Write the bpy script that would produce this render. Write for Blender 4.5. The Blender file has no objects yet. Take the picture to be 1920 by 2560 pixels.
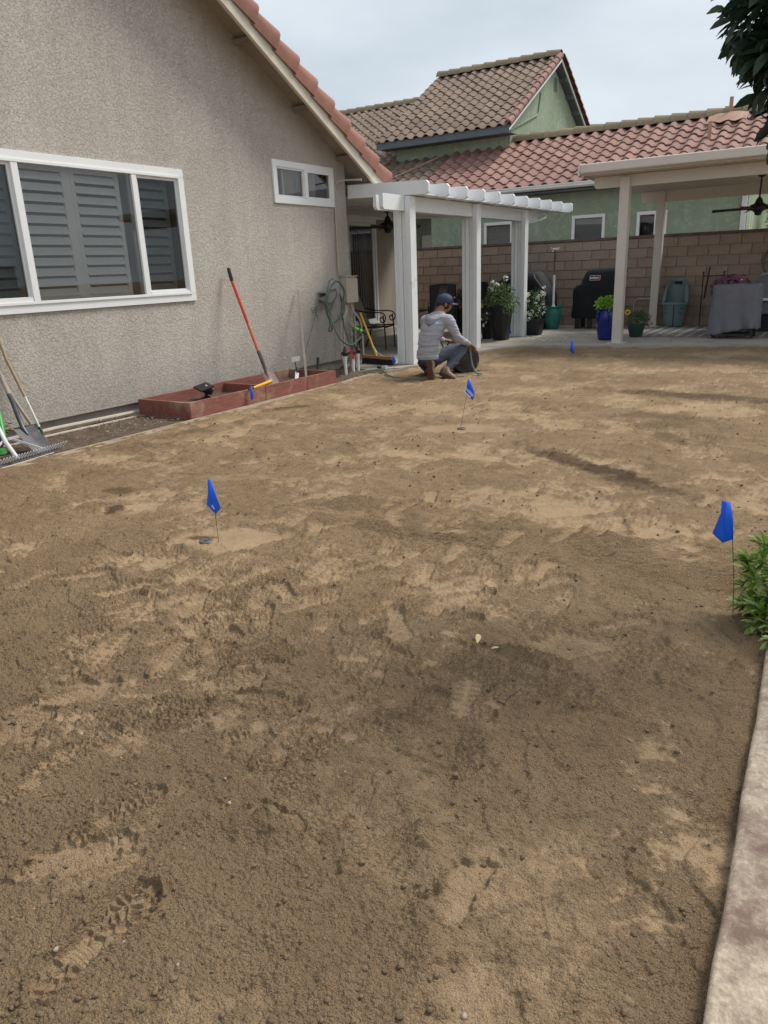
import bpy, bmesh, math, random
import numpy as np
from mathutils import Vector, Matrix
R = math.radians
rnd = random.Random(7)
scn = bpy.context.scene

# ---------------------------------------------------------------- camera
CAM_R = [[0.8520818, 0.1313288, -0.5066648], [0.5219767, -0.2847641, 0.8040210], [-0.0386888, -0.9495589, -0.3111929]]
cd = bpy.data.cameras.new("camera"); cam = bpy.data.objects.new("camera", cd); scn.collection.objects.link(cam)
cd.sensor_fit = 'HORIZONTAL'; cd.sensor_width = 36.0; cd.lens = 36.0*1850/1920; cd.clip_start = 0.05; cd.clip_end = 2000
m = Matrix.Identity(4)
for i in range(3):
    m[i][0] = CAM_R[i][0]; m[i][1] = -CAM_R[i][1]; m[i][2] = -CAM_R[i][2]
m[2][3] = 1.42
cam.matrix_world = m
scn.camera = cam

# ---------------------------------------------------------------- world: overcast sky
SUN_EL, SUN_AZ = R(52), R(33)          # azimuth from +Y towards +X
w = bpy.data.worlds.new("World"); scn.world = w; w.use_nodes = True
nt = w.node_tree; nt.nodes.clear()
def N(t, nt_=None, **k):
    n = (nt_ or nt).nodes.new(t)
    for a, b in k.items(): setattr(n, a, b)
    return n
out = N('ShaderNodeOutputWorld'); bg = N('ShaderNodeBackground'); bg.inputs[1].default_value = 0.1
sky = N('ShaderNodeTexSky', sky_type='NISHITA'); sky.sun_disc = False; sky.sun_elevation = SUN_EL; sky.sun_rotation = SUN_AZ
sky.dust_density = 3
tc = N('ShaderNodeTexCoord'); mp = N('ShaderNodeMapping'); mp.inputs['Scale'].default_value = (1.6, 1.6, 4.0)
n1 = N('ShaderNodeTexNoise'); n1.inputs['Scale'].default_value = 1.5; n1.inputs['Detail'].default_value = 5; n1.inputs['Roughness'].default_value = .5
cr = N('ShaderNodeValToRGB')
cr.color_ramp.elements[0].position = .38; cr.color_ramp.elements[0].color = (2.65, 2.98, 3.25, 1)
cr.color_ramp.elements[1].position = .64; cr.color_ramp.elements[1].color = (3.6, 3.88, 4.15, 1)
mx = N('ShaderNodeMix', data_type='RGBA'); mx.inputs[0].default_value = .93
nt.links.new(tc.outputs['Generated'], mp.inputs[0]); nt.links.new(mp.outputs[0], n1.inputs['Vector'])
nt.links.new(n1.outputs[0], cr.inputs[0]); nt.links.new(sky.outputs[0], mx.inputs[6]); nt.links.new(cr.outputs[0], mx.inputs[7])
nt.links.new(mx.outputs[2], bg.inputs[0]); nt.links.new(bg.outputs[0], out.inputs[0])

# ---------------------------------------------------------------- sun, soft through cloud
sd = bpy.data.lights.new("sun", 'SUN'); sd.energy = 1.5; sd.angle = R(20); sd.color = (1.0, .95, .87)
so = bpy.data.objects.new("sun", sd); scn.collection.objects.link(so)
sdir = Vector((math.sin(SUN_AZ)*math.cos(SUN_EL), math.cos(SUN_AZ)*math.cos(SUN_EL), math.sin(SUN_EL)))
so.rotation_euler = sdir.to_track_quat('Z', 'Y').to_euler(); so.location = (3, 0, 12)
vs = scn.view_settings
vs.view_transform = 'Standard'; vs.look = 'None'; vs.exposure = 1.18; vs.gamma = 1; vs.use_curve_mapping = False

# ---------------------------------------------------------------- helpers
def link(o, parent=None):
    scn.collection.objects.link(o)
    if parent is not None: o.parent = parent
    return o
def tag(o, label=None, cat=None, group=None, kind=None):
    if label: o['label'] = label
    if cat: o['category'] = cat
    if group: o['group'] = group
    if kind: o['kind'] = kind
    return o
def thing(name, loc, label, cat, group=None):
    o = bpy.data.objects.new(name, None); o.empty_display_size = .1; o.location = loc
    return tag(link(o), label, cat, group)
def chain_off(p):
    v = Vector((0, 0, 0))
    while p is not None: v += p.location; p = p.parent
    return v
def base_dirs(d):
    d = Vector(d).normalized()
    u = d.cross(Vector((0, 0, 1)))
    if u.length < 1e-3: u = Vector((1, 0, 0))
    u.normalize(); return d, u, u.cross(d)
class MB:
    def __init__(s): s.v = []; s.f = []
    def add(s, vs_, fs):
        o = len(s.v); s.v += [tuple(p) for p in vs_]; s.f += [tuple(i+o for i in f) for f in fs]; return s
    def box(s, x0, x1, y0, y1, z0, z1):
        return s.add([(x0,y0,z0),(x1,y0,z0),(x1,y1,z0),(x0,y1,z0),(x0,y0,z1),(x1,y0,z1),(x1,y1,z1),(x0,y1,z1)],
                     [(0,3,2,1),(4,5,6,7),(0,1,5,4),(1,2,6,5),(2,3,7,6),(3,0,4,7)])
    def bar(s, a, b, w_, h, up=(0,0,1)):          # rectangular bar from a to b
        a = Vector(a); b = Vector(b); d = (b-a).normalized(); u = d.cross(Vector(up))
        if u.length < 1e-3: u = Vector((1,0,0))
        u.normalize(); v = u.cross(d)
        P = []
        for c in (a, b):
            for su, sv in ((-1,-1),(1,-1),(1,1),(-1,1)): P.append(c+u*su*w_/2+v*sv*h/2)
        return s.add(P, [(0,3,2,1),(4,5,6,7),(0,1,5,4),(1,2,6,5),(2,3,7,6),(3,0,4,7)])
    def prism(s, pts, ext):                       # planar polygon extruded by ext
        n = len(pts); e = Vector(ext); P = [Vector(p) for p in pts]
        return s.add(P+[p+e for p in P], [tuple(range(n))[::-1], tuple(range(n, 2*n))]+[(i,(i+1)%n,(i+1)%n+n,i+n) for i in range(n)])
    def tube(s, pts, r, seg=8, cap=True):
        P = [Vector(p) for p in pts]; n = len(P)
        rr = r if isinstance(r, (list, tuple)) else [r]*n
        vs_ = []; fs = []; pu = None
        for i, p in enumerate(P):
            d = (P[min(i+1,n-1)]-P[max(i-1,0)])
            d, u, v = base_dirs(d)
            if pu is not None:
                u2 = pu-d*pu.dot(d)
                if u2.length > 1e-4: u = u2.normalized(); v = u.cross(d)
            pu = u
            for k in range(seg):
                a = 2*math.pi*k/seg; vs_.append(p+u*math.cos(a)*rr[i]+v*math.sin(a)*rr[i])
        for i in range(n-1):
            for k in range(seg):
                k2 = (k+1) % seg; fs.append((i*seg+k, i*seg+k2, (i+1)*seg+k2, (i+1)*seg+k))
        if cap: fs += [tuple(range(seg))[::-1], tuple(range((n-1)*seg, n*seg))]
        return s.add(vs_, fs)
    def lathe(s, prof, c=(0,0,0), seg=24, cap=True, sx=1, sy=1):
        vs_ = []; fs = []; n = len(prof)
        for r_, z in prof:
            for k in range(seg):
                a = 2*math.pi*k/seg; vs_.append((c[0]+r_*sx*math.cos(a), c[1]+r_*sy*math.sin(a), c[2]+z))
        for i in range(n-1):
            for k in range(seg):
                k2 = (k+1) % seg; fs.append((i*seg+k, i*seg+k2, (i+1)*seg+k2, (i+1)*seg+k))
        if cap: fs += [tuple(range(seg))[::-1], tuple(range((n-1)*seg, n*seg))]
        return s.add(vs_, fs)
    def loft(s, secs, N_=48, p=5., fold=None, cap=True):   # sections (z,cx,cy,hx,hy) of rounded rectangles
        vs_ = []; fs = []; n = len(secs)
        for i, (z, cx, cy, hx, hy) in enumerate(secs):
            for k in range(N_):
                a = 2*math.pi*k/N_; c_, s_ = math.cos(a), math.sin(a)
                q = (abs(c_)**p+abs(s_)**p)**(-1/p)
                g = fold(k/N_, i/(n-1)) if fold else (0, 0)
                vs_.append((cx+(hx+g[0])*c_*q, cy+(hy+g[0])*s_*q, z+g[1]))
        for i in range(n-1):
            for k in range(N_):
                k2 = (k+1) % N_; fs.append((i*N_+k, i*N_+k2, (i+1)*N_+k2, (i+1)*N_+k))
        if cap: fs += [tuple(range(N_))[::-1], tuple(range((n-1)*N_, n*N_))]
        return s.add(vs_, fs)
    def ico(s, c, r, sc=(1,1,1), jit=0, sub=1, rn=rnd):
        bm = bmesh.new(); bmesh.ops.create_icosphere(bm, subdivisions=sub, radius=1)
        j = [1+rn.uniform(-jit, jit) for _ in bm.verts]
        vs_ = [(c[0]+v.co.x*r*sc[0]*j[i], c[1]+v.co.y*r*sc[1]*j[i], c[2]+v.co.z*r*sc[2]*j[i]) for i, v in enumerate(bm.verts)]
        fs = [tuple(v.index for v in f.verts) for f in bm.faces]; bm.free()
        return s.add(vs_, fs)
    def mesh(s, name, mat, off=Vector((0,0,0)), smooth=False, bevel=0, fix=True):
        me = bpy.data.meshes.new(name)
        me.from_pydata([(p[0]-off[0], p[1]-off[1], p[2]-off[2]) for p in s.v], [], s.f)
        if fix or bevel:
            bm = bmesh.new(); bm.from_mesh(me)
            if fix: bmesh.ops.recalc_face_normals(bm, faces=bm.faces)
            if bevel:
                ed = [e for e in bm.edges if len(e.link_faces) == 2 and e.calc_face_angle(0) > R(40)]
                bmesh.ops.bevel(bm, geom=ed, offset=bevel, segments=2, affect='EDGES', clamp_overlap=True)
            bm.to_mesh(me); bm.free()
        if smooth:
            me.polygons.foreach_set('use_smooth', [True]*len(me.polygons))
            if smooth != 2:
                try: me.set_sharp_from_angle(angle=R(38))
                except Exception: pass
        if mat: me.materials.append(mat)
        return me
    def build(s, name, mat, parent=None, smooth=False, bevel=0, fix=True, **t):
        me = s.mesh(name, mat, chain_off(parent), smooth, bevel, fix)
        o = link(bpy.data.objects.new(name, me), parent)
        return tag(o, **t)
def inst(name, me, parent, loc=(0,0,0), rot=(0,0,0), sc=(1,1,1)):     # world placed copy sharing mesh data
    o = link(bpy.data.objects.new(name, me), parent)
    o.location = Vector(loc)-chain_off(parent); o.rotation_euler = rot; o.scale = sc
    return o
def copy_tree(o, parent=None):
    c = o.copy(); scn.collection.objects.link(c)
    if parent: c.parent = parent
    for ch in list(o.children): copy_tree(ch, c)
    return c

def mat(name, col, rough=.7, var=.12, vscale=6., bump=0., bscale=60., bdist=.004, metal=0., rand=0., detail=5, stretch=(1,1,1), col2=None, dirt=None, spec=.5, bdetail=4, sss=0):
    mt = bpy.data.materials.new(name); mt.use_nodes = True; t = mt.node_tree; p = t.nodes['Principled BSDF']
    L = t.links.new
    c = N('ShaderNodeTexCoord', t); mp_ = N('ShaderNodeMapping', t); mp_.inputs['Scale'].default_value = stretch
    L(c.outputs['Object'], mp_.inputs[0])
    n = N('ShaderNodeTexNoise', t); n.inputs['Scale'].default_value = vscale; n.inputs['Detail'].default_value = detail; n.inputs['Roughness'].default_value = .6
    L(mp_.outputs[0], n.inputs['Vector'])
    r = N('ShaderNodeValToRGB', t); r.color_ramp.elements[0].position = .3; r.color_ramp.elements[1].position = .72
    c2 = col2 or tuple(min(1, x*(1+var)) for x in col)
    r.color_ramp.elements[0].color = tuple(x*(1-var) for x in col)+(1,); r.color_ramp.elements[1].color = tuple(c2)+(1,)
    L(n.outputs[0], r.inputs[0]); last = r.outputs[0]
    if dirt:                               # (colour, scale, lo, hi)
        dn = N('ShaderNodeTexNoise', t); dn.inputs['Scale'].default_value = dirt[1]; dn.inputs['Detail'].default_value = 8; dn.inputs['Roughness'].default_value = .7
        L(c.outputs['Object'], dn.inputs['Vector'])
        mr = N('ShaderNodeMapRange', t); mr.inputs[1].default_value = dirt[2]; mr.inputs[2].default_value = dirt[3]; L(dn.outputs[0], mr.inputs[0])
        mm = N('ShaderNodeMix', t, data_type='RGBA'); L(mr.outputs[0], mm.inputs[0]); L(last, mm.inputs[6]); mm.inputs[7].default_value = tuple(dirt[0])+(1,); last = mm.outputs[2]
    if rand:
        oi = N('ShaderNodeObjectInfo', t); h = N('ShaderNodeHueSaturation', t); mr = N('ShaderNodeMapRange', t)
        mr.inputs[3].default_value = 1-rand; mr.inputs[4].default_value = 1+rand
        L(oi.outputs['Random'], mr.inputs[0]); L(mr.outputs[0], h.inputs['Value']); L(last, h.inputs['Color']); last = h.outputs[0]
    L(last, p.inputs['Base Color'])
    p.inputs['Roughness'].default_value = rough; p.inputs['Metallic'].default_value = metal; p.inputs['Specular IOR Level'].default_value = spec
    if bump:
        bn = N('ShaderNodeTexNoise', t); bn.inputs['Scale'].default_value = bscale; bn.inputs['Detail'].default_value = bdetail
        L(mp_.outputs[0], bn.inputs['Vector']); b = N('ShaderNodeBump', t); b.inputs['Strength'].default_value = bump; b.inputs['Distance'].default_value = bdist
        L(bn.outputs[0], b.inputs['Height']); L(b.outputs[0], p.inputs['Normal'])
    return mt

def stucco_mat(name, a, b, scale=26., dist=.007, worm=True, blotch=None):
    mt = bpy.data.materials.new(name); mt.use_nodes = True; t = mt.node_tree; p = t.nodes['Principled BSDF']; L = t.links.new
    c = N('ShaderNodeTexCoord', t)
    big = N('ShaderNodeTexNoise', t); big.inputs['Scale'].default_value = .9; big.inputs['Detail'].default_value = 6; L(c.outputs['Object'], big.inputs['Vector'])
    r = N('ShaderNodeValToRGB', t); r.color_ramp.elements[0].position = .35; r.color_ramp.elements[1].position = .7
    r.color_ramp.elements[0].color = tuple(a)+(1,); r.color_ramp.elements[1].color = tuple(b)+(1,); L(big.outputs[0], r.inputs[0])
    # skip-trowel relief: plateaus with curled edges
    w1 = N('ShaderNodeTexNoise', t); w1.inputs['Scale'].default_value = scale; w1.inputs['Detail'].default_value = 4; w1.inputs['Roughness'].default_value = .55; w1.inputs['Distortion'].default_value = .8
    L(c.outputs['Object'], w1.inputs['Vector'])
    pr = N('ShaderNodeValToRGB', t); pr.color_ramp.elements[0].position = .46; pr.color_ramp.elements[1].position = .53
    if not worm: pr.color_ramp.elements[0].position = .35; pr.color_ramp.elements[1].position = .65
    L(w1.outputs[0], pr.inputs[0])
    fn = N('ShaderNodeTexNoise', t); fn.inputs['Scale'].default_value = 240; fn.inputs['Detail'].default_value = 3; L(c.outputs['Object'], fn.inputs['Vector'])
    ma = N('ShaderNodeMath', t, operation='MULTIPLY_ADD'); ma.inputs[1].default_value = .22; L(fn.outputs[0], ma.inputs[0]); L(pr.outputs[0], ma.inputs[2])
    bmp = N('ShaderNodeBump', t); bmp.inputs['Strength'].default_value = 1; bmp.inputs['Distance'].default_value = dist; L(ma.outputs[0], bmp.inputs['Height']); L(bmp.outputs[0], p.inputs['Normal'])
    mm = N('ShaderNodeMix', t, data_type='RGBA', blend_type='MULTIPLY'); mm.inputs[0].default_value = .25
    g = N('ShaderNodeValToRGB', t); g.color_ramp.elements[0].position = .25; g.color_ramp.elements[1].position = .7; g.color_ramp.elements[0].color = (.8,.79,.78,1); g.color_ramp.elements[1].color = (1,1,1,1)
    L(fn.outputs[0], g.inputs[0]); L(r.outputs[0], mm.inputs[6]); L(g.outputs[0], mm.inputs[7]); last = mm.outputs[2]
    if blotch:
        bn = N('ShaderNodeTexNoise', t); bn.inputs['Scale'].default_value = 5; bn.inputs['Detail'].default_value = 4; bn.inputs['Distortion'].default_value = 1.5; L(c.outputs['Object'], bn.inputs['Vector'])
        mr = N('ShaderNodeMapRange', t); mr.inputs[1].default_value = .5; mr.inputs[2].default_value = .7; L(bn.outputs[0], mr.inputs[0])
        m3 = N('ShaderNodeMix', t, data_type='RGBA'); L(mr.outputs[0], m3.inputs[0]); L(last, m3.inputs[6]); m3.inputs[7].default_value = tuple(blotch)+(1,); last = m3.outputs[2]
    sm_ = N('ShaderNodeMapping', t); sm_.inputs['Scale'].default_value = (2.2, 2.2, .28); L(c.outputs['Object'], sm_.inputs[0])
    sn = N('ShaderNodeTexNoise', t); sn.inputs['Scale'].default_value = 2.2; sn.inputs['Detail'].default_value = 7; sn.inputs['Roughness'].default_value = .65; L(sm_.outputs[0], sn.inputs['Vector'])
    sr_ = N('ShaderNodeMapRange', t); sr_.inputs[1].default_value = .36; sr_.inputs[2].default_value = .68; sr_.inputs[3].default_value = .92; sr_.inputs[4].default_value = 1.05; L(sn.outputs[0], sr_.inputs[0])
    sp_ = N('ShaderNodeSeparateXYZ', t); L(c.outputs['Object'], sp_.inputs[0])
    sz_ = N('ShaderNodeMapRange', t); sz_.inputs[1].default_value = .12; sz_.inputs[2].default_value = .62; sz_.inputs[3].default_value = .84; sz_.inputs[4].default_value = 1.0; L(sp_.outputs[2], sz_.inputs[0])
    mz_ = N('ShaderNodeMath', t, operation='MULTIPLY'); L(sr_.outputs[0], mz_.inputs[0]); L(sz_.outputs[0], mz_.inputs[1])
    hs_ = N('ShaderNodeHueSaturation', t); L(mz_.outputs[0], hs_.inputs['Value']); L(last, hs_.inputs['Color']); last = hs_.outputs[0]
    L(last, p.inputs['Base Color']); p.inputs['Roughness'].default_value = .9; p.inputs['Specular IOR Level'].default_value = .25
    return mt

def glass_mat(name, tint=(.75,.8,.8), refl=1.0):
    mt = bpy.data.materials.new(name); mt.use_nodes = True; t = mt.node_tree; t.nodes.clear(); L = t.links.new
    o = N('ShaderNodeOutputMaterial', t); g = N('ShaderNodeBsdfGlossy', t); g.inputs['Roughness'].default_value = .015
    tr = N('ShaderNodeBsdfTransparent', t); tr.inputs[0].default_value = tuple(tint)+(1,)
    fr = N('ShaderNodeFresnel', t); fr.inputs[0].default_value = 1.55
    ml = N('ShaderNodeMath', t, operation='MULTIPLY'); ml.inputs[1].default_value = refl; L(fr.outputs[0], ml.inputs[0])
    mi = N('ShaderNodeMixShader', t); L(ml.outputs[0], mi.inputs[0]); L(tr.outputs[0], mi.inputs[1]); L(g.outputs[0], mi.inputs[2]); L(mi.outputs[0], o.inputs[0])
    return mt

# ---------------------------------------------------------------- materials
M = {}
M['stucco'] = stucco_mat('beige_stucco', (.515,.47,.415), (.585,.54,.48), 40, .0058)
M['stucco_shade'] = stucco_mat('beige_stucco_fine_shade', (.36,.31,.26), (.41,.355,.30), 60, .004, False)  # finer wall stucco with the shade under the roofs put into its colour
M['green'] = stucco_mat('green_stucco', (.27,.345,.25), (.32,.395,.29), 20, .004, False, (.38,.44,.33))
M['found'] = mat('foundation_concrete', (.30,.265,.23), .9, .15, 5, .5, 90, .004, dirt=((.16,.13,.10), 3, .5, .75))
M['white'] = mat('white_vinyl', (.80,.81,.81), .38, .03, 3)
M['white_alu'] = mat('white_aluminium', (.78,.80,.81), .4, .04, 4, .12, 50, .001, dirt=((.48,.47,.44), 4, .6, .8))
M['tan_alu'] = mat('tan_aluminium', (.60,.55,.49), .42, .04, 4, .12, 50, .001, dirt=((.42,.38,.33), 4, .6, .82))
M['cream'] = mat('cream_fascia', (.60,.54,.44), .65, .07, 5, .2, 60, .002, dirt=((.36,.31,.25), 9, .63, .78))
M['white_gutter'] = mat('white_gutter', (.70,.71,.70), .45, .05, 4)
M['tile_terra'] = mat('terracotta_tile', (.27,.118,.085), .8, .25, 7, .35, 90, .003, rand=.14, dirt=((.17,.09,.07), 6, .55, .8))
M['tile_red'] = mat('faded_red_tile', (.285,.148,.122), .82, .16, 4, .3, 90, .003, rand=.17, dirt=((.19,.125,.095), 1.7, .42, .72))
M['tile_brown'] = mat('weathered_brown_tile', (.205,.145,.11), .88, .25, 2.5, .4, 80, .004, rand=.2, dirt=((.13,.105,.07), 1.5, .45, .75))
M['tile_ridge'] = mat('mossy_ridge_tile', (.20,.16,.10), .9, .2, 3, .4, 80, .004, rand=.12)
M['roofpaper'] = mat('roof_underlay', (.04,.035,.03), .9)
M['bluegrey'] = mat('blue_grey_fascia', (.10,.125,.145), .7, .1, 4)
M['glass'] = glass_mat('window_glass', (.93,.93,.91), 1.9)
M['screen'] = glass_mat('window_screen', (.52,.56,.58), 1.1)
M['dark'] = mat('dark_interior', (.03,.032,.035), .9)
M['shutter'] = mat('plantation_shutter', (.68,.70,.69), .5, .04, 4)
M['blind'] = mat('closed_blind', (.40,.43,.44), .6, .04, 4)
M['block'] = mat('slump_block', (.37,.285,.225), .92, .14, 5, .8, 45, .005, rand=.09, dirt=((.29,.22,.18), 2.5, .52, .8))
M['mortar'] = mat('block_mortar', (.30,.235,.19), .95, .1, 10, .5, 80, .003)
M['cap'] = mat('block_cap', (.15,.115,.095), .92, .2, 5, .6, 60, .004)
M['concrete'] = mat('patio_concrete', (.36,.325,.275), .88, .12, 2.5, .25, 120, .002, dirt=((.20,.165,.125), 1.3, .5, .8))
M['border'] = mat('border_concrete', (.34,.27,.195), .9, .16, 6, .5, 90, .004, dirt=((.21,.155,.10), 3.5, .45, .7))
M['soil'] = mat('dark_soil', (.10,.07,.048), .98, .3, 14, 1, 60, .02, dirt=((.18,.13,.09), 9, .5, .7))
M['redwood'] = mat('red_stained_wood', (.24,.085,.065), .75, .25, 5, .5, 22, .003, stretch=(6,1,8), dirt=((.34,.235,.15), 2.2, .52, .66))
M['rawwood'] = mat('weathered_wood', (.40,.30,.20), .8, .2, 5, .4, 40, .002, stretch=(6,6,1))
M['greywood'] = mat('grey_wood', (.34,.29,.24), .85, .2, 6, .3, 40, .002)
M['red'] = mat('red_fibreglass', (.55,.045,.035), .45, .1, 4)
M['orange'] = mat('faded_orange_fibreglass', (.58,.16,.09), .5, .1, 4)
M['rubber'] = mat('black_rubber', (.018,.018,.018), .6)
M['blackmetal'] = mat('black_iron', (.015,.015,.016), .45)
M['rust'] = mat('brown_steel', (.13,.085,.07), .55, .25, 20, metal=.3)
M['steel'] = mat('worn_steel', (.105,.105,.115), .55, .2, 12, .2, 60, .001, metal=.25, dirt=((.2,.17,.14), 10, .5, .7))
M['darksteel'] = mat('dark_steel', (.10,.105,.115), .45, .2, 12, metal=.6)
M['alu'] = mat('bright_aluminium', (.62,.63,.65), .45, .05, 8)
M['pvc'] = mat('white_pvc', (.72,.72,.70), .4, .05, 10, dirt=((.4,.34,.27), 12, .58, .75))
M['beigepipe'] = mat('beige_painted_pipe', (.46,.40,.33), .6, .1, 10)
M['boxbeige'] = mat('beige_box', (.50,.44,.37), .5, .05, 6)
M['hose'] = mat('green_hose', (.085,.125,.10), .5, .2, 20)
M['hoselt'] = mat('pale_green_hose', (.16,.20,.165), .5, .2, 20)
M['lime'] = mat('lime_plastic', (.22,.65,.05), .4)
M['green_pl'] = mat('green_plastic', (.05,.30,.06), .4)
M['darkgreen_pl'] = mat('dark_green_plastic', (.02,.07,.06), .4)
M['flag'] = mat('blue_flag', (.002,.12,.80), .5, .05, 6, .3, 60, .002)
M['flagtext'] = mat('white_print', (.75,.8,.9), .6)
M['wire'] = mat('rusty_wire', (.06,.045,.035), .6)
M['yellow'] = mat('yellow_paint', (.72,.40,.03), .5, .08, 8)
M['broomwood'] = mat('orange_wood', (.36,.17,.07), .6, .2, 8)
M['bristle'] = mat('dark_bristle', (.02,.013,.012), .9, .3, 90, 1, 200, .01)
M['sling_tan'] = mat('tan_sling', (.20,.16,.115), .8, .08, 30)
M['sling_grey'] = mat('charcoal_sling', (.045,.042,.045), .8, .08, 30)
M['cover_black'] = mat('black_vinyl_cover', (.013,.014,.018), .8, .1, 5, .5, 7, .03, spec=.3)
M['cover_grey'] = mat('grey_cloth_cover', (.165,.165,.19), .75, .1, 6, .35, 9, .02, dirt=((.19,.19,.20), 2.5, .55, .75))
M['piping'] = mat('grey_piping', (.22,.22,.22), .6)
M['plasticpot'] = mat('black_plastic', (.012,.013,.016), .4, .1, 8)
M['teal'] = mat('teal_glaze', (.02,.17,.14), .3, .2, 12, .3, 40, .004)
M['cobalt'] = mat('cobalt_glaze', (.01,.02,.20), .15, .3, 10)
M['tub'] = mat('grey_green_plastic', (.16,.235,.24), .5, .06, 5)
M['umbrella'] = mat('brown_pole', (.10,.06,.05), .5)
M['leafgreen'] = mat('bright_leaf', (.24,.43,.05), .5, .35, 9, rand=.2)
M['leafmid'] = mat('mid_leaf', (.085,.17,.055), .55, .4, 9, rand=.2)
M['leafdark'] = mat('dark_leaf', (.035,.068,.042), .36, .35, 9, rand=.4)
M['leafcream'] = mat('cream_edged_leaf', (.31,.48,.09), .42, .35, 14, rand=.2, col2=(.64,.72,.33))
M['leafdusk'] = mat('dusky_leaf', (.06,.065,.04), .6, .4, 9, col2=(.13,.08,.07))
M['mum'] = mat('mauve_petals', (.22,.055,.15), .7, .4, 60, col2=(.34,.12,.24))
M['petalwhite'] = mat('white_petals', (.80,.80,.76), .6)
M['petalyellow'] = mat('yellow_petals', (.80,.50,.02), .6)
M['petalpurple'] = mat('purple_petals', (.13,.09,.15), .7)
M['bark'] = mat('bark', (.14,.10,.075), .9, .3, 12, .8, 30, .01)
M['rug'] = mat('grey_rug', (.155,.155,.155), .95, .15, 8, .4, 120, .002, dirt=((.26,.26,.25), 4, .5, .65))
M['rugline'] = mat('rug_stripe', (.34,.33,.31), .95, .1, 20)
M['hoodie'] = mat('grey_hoodie', (.37,.38,.43), .85, .07, 10, .9, 9, .022, stretch=(.35,.35,4.5))
M['trousers'] = mat('blue_grey_trousers', (.075,.08,.115), .85, .15, 8, .8, 14, .014, stretch=(.6,.6,2.5))
M['seatdark'] = mat('seat_shade_strap_cloth', (.03,.026,.028), .85)  # dark strap cloth, also the painted shade on the worker's seat
M['boot'] = mat('tan_boot', (.27,.19,.115), .8, .25, 18, .6, 60, .004, dirt=((.10,.065,.045), 14, .5, .7))
M['sole'] = mat('brown_sole', (.105,.05,.035), .85, .25, 30, .9, 70, .008)
M['cap_navy'] = mat('navy_cap', (.024,.034,.075), .75, .1, 20)
M['skin'] = mat('skin', (.30,.14,.09), .55, .08, 20)
M['hair'] = mat('black_hair', (.012,.01,.009), .6)
M['canister'] = mat('dusty_dark_roll', (.075,.066,.06), .9, .35, 9, .8, 25, .02, dirt=((.16,.125,.10), 6, .5, .7))
M['sprinkler'] = mat('dusty_sprinkler', (.11,.10,.10), .6, .2, 30)
M['leafdry'] = mat('dry_leaf', (.55,.44,.24), .7, .15, 30)
M['stone'] = mat('rock', (.30,.29,.28), .85, .2, 14, .5, 30, .006)
M['plate'] = mat('pale_plate', (.45,.46,.42), .5, .1, 20)
M['copper'] = mat('orange_pipe', (.40,.225,.155), .6)
M['fence_vinyl'] = mat('pale_fence', (.62,.60,.56), .6, .06, 3)

for k_ in ('leafgreen','leafmid','leafdark','leafcream'):      # light passes through leaves
    t_ = M[k_].node_tree; p_ = t_.nodes['Principled BSDF']; o_ = t_.nodes['Material Output']
    tl_ = t_.nodes.new('ShaderNodeBsdfTranslucent'); mx_ = t_.nodes.new('ShaderNodeMixShader'); mx_.inputs[0].default_value = .38
    src_ = p_.inputs['Base Color'].links[0].from_socket
    t_.links.new(src_, tl_.inputs[0]); t_.links.new(p_.outputs[0], mx_.inputs[1]); t_.links.new(tl_.outputs[0], mx_.inputs[2]); t_.links.new(mx_.outputs[0], o_.inputs[0])

# ---------------------------------------------------------------- ground: graded dirt with boot prints
nr = np.random.RandomState(11)
PERM = np.concatenate([nr.permutation(512)]*2)
GRAD = np.stack([np.cos(nr.rand(512)*6.2832), np.sin(nr.rand(512)*6.2832)], 1); GRAD /= np.linalg.norm(GRAD, axis=1)[:, None]
JIT = nr.rand(512, 2)
def perlin(x, y):
    xi = np.floor(x).astype(np.int64); yi = np.floor(y).astype(np.int64); xf = x-xi; yf = y-yi
    u = xf*xf*xf*(xf*(xf*6-15)+10); v = yf*yf*yf*(yf*(yf*6-15)+10)
    def g(ix, iy, fx, fy):
        h = PERM[(PERM[ix & 511]+iy) & 511]; gr = GRAD[h]; return gr[..., 0]*fx+gr[..., 1]*fy
    a = g(xi, yi, xf, yf); b = g(xi+1, yi, xf-1, yf); c = g(xi, yi+1, xf, yf-1); d = g(xi+1, yi+1, xf-1, yf-1)
    return (a+u*(b-a))+v*((c+u*(d-c))-(a+u*(b-a)))
def worley(x, y):                                   # F1, F2
    xi = np.floor(x).astype(np.int64); yi = np.floor(y).astype(np.int64)
    f1 = np.full(x.shape, 9.); f2 = np.full(x.shape, 9.)
    for dx in (-1, 0, 1):
        for dy in (-1, 0, 1):
            h = PERM[(PERM[(xi+dx) & 511]+yi+dy) & 511]; j = JIT[h]
            d = np.hypot(xi+dx+j[..., 0]-x, yi+dy+j[..., 1]-y)
            f2 = np.minimum(f2, np.maximum(f1, d)); f1 = np.minimum(f1, d)
    return f1, f2
def sstep(a, b, x):
    t = np.clip((x-a)/(b-a), 0, 1); return t*t*(3-2*t)
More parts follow.
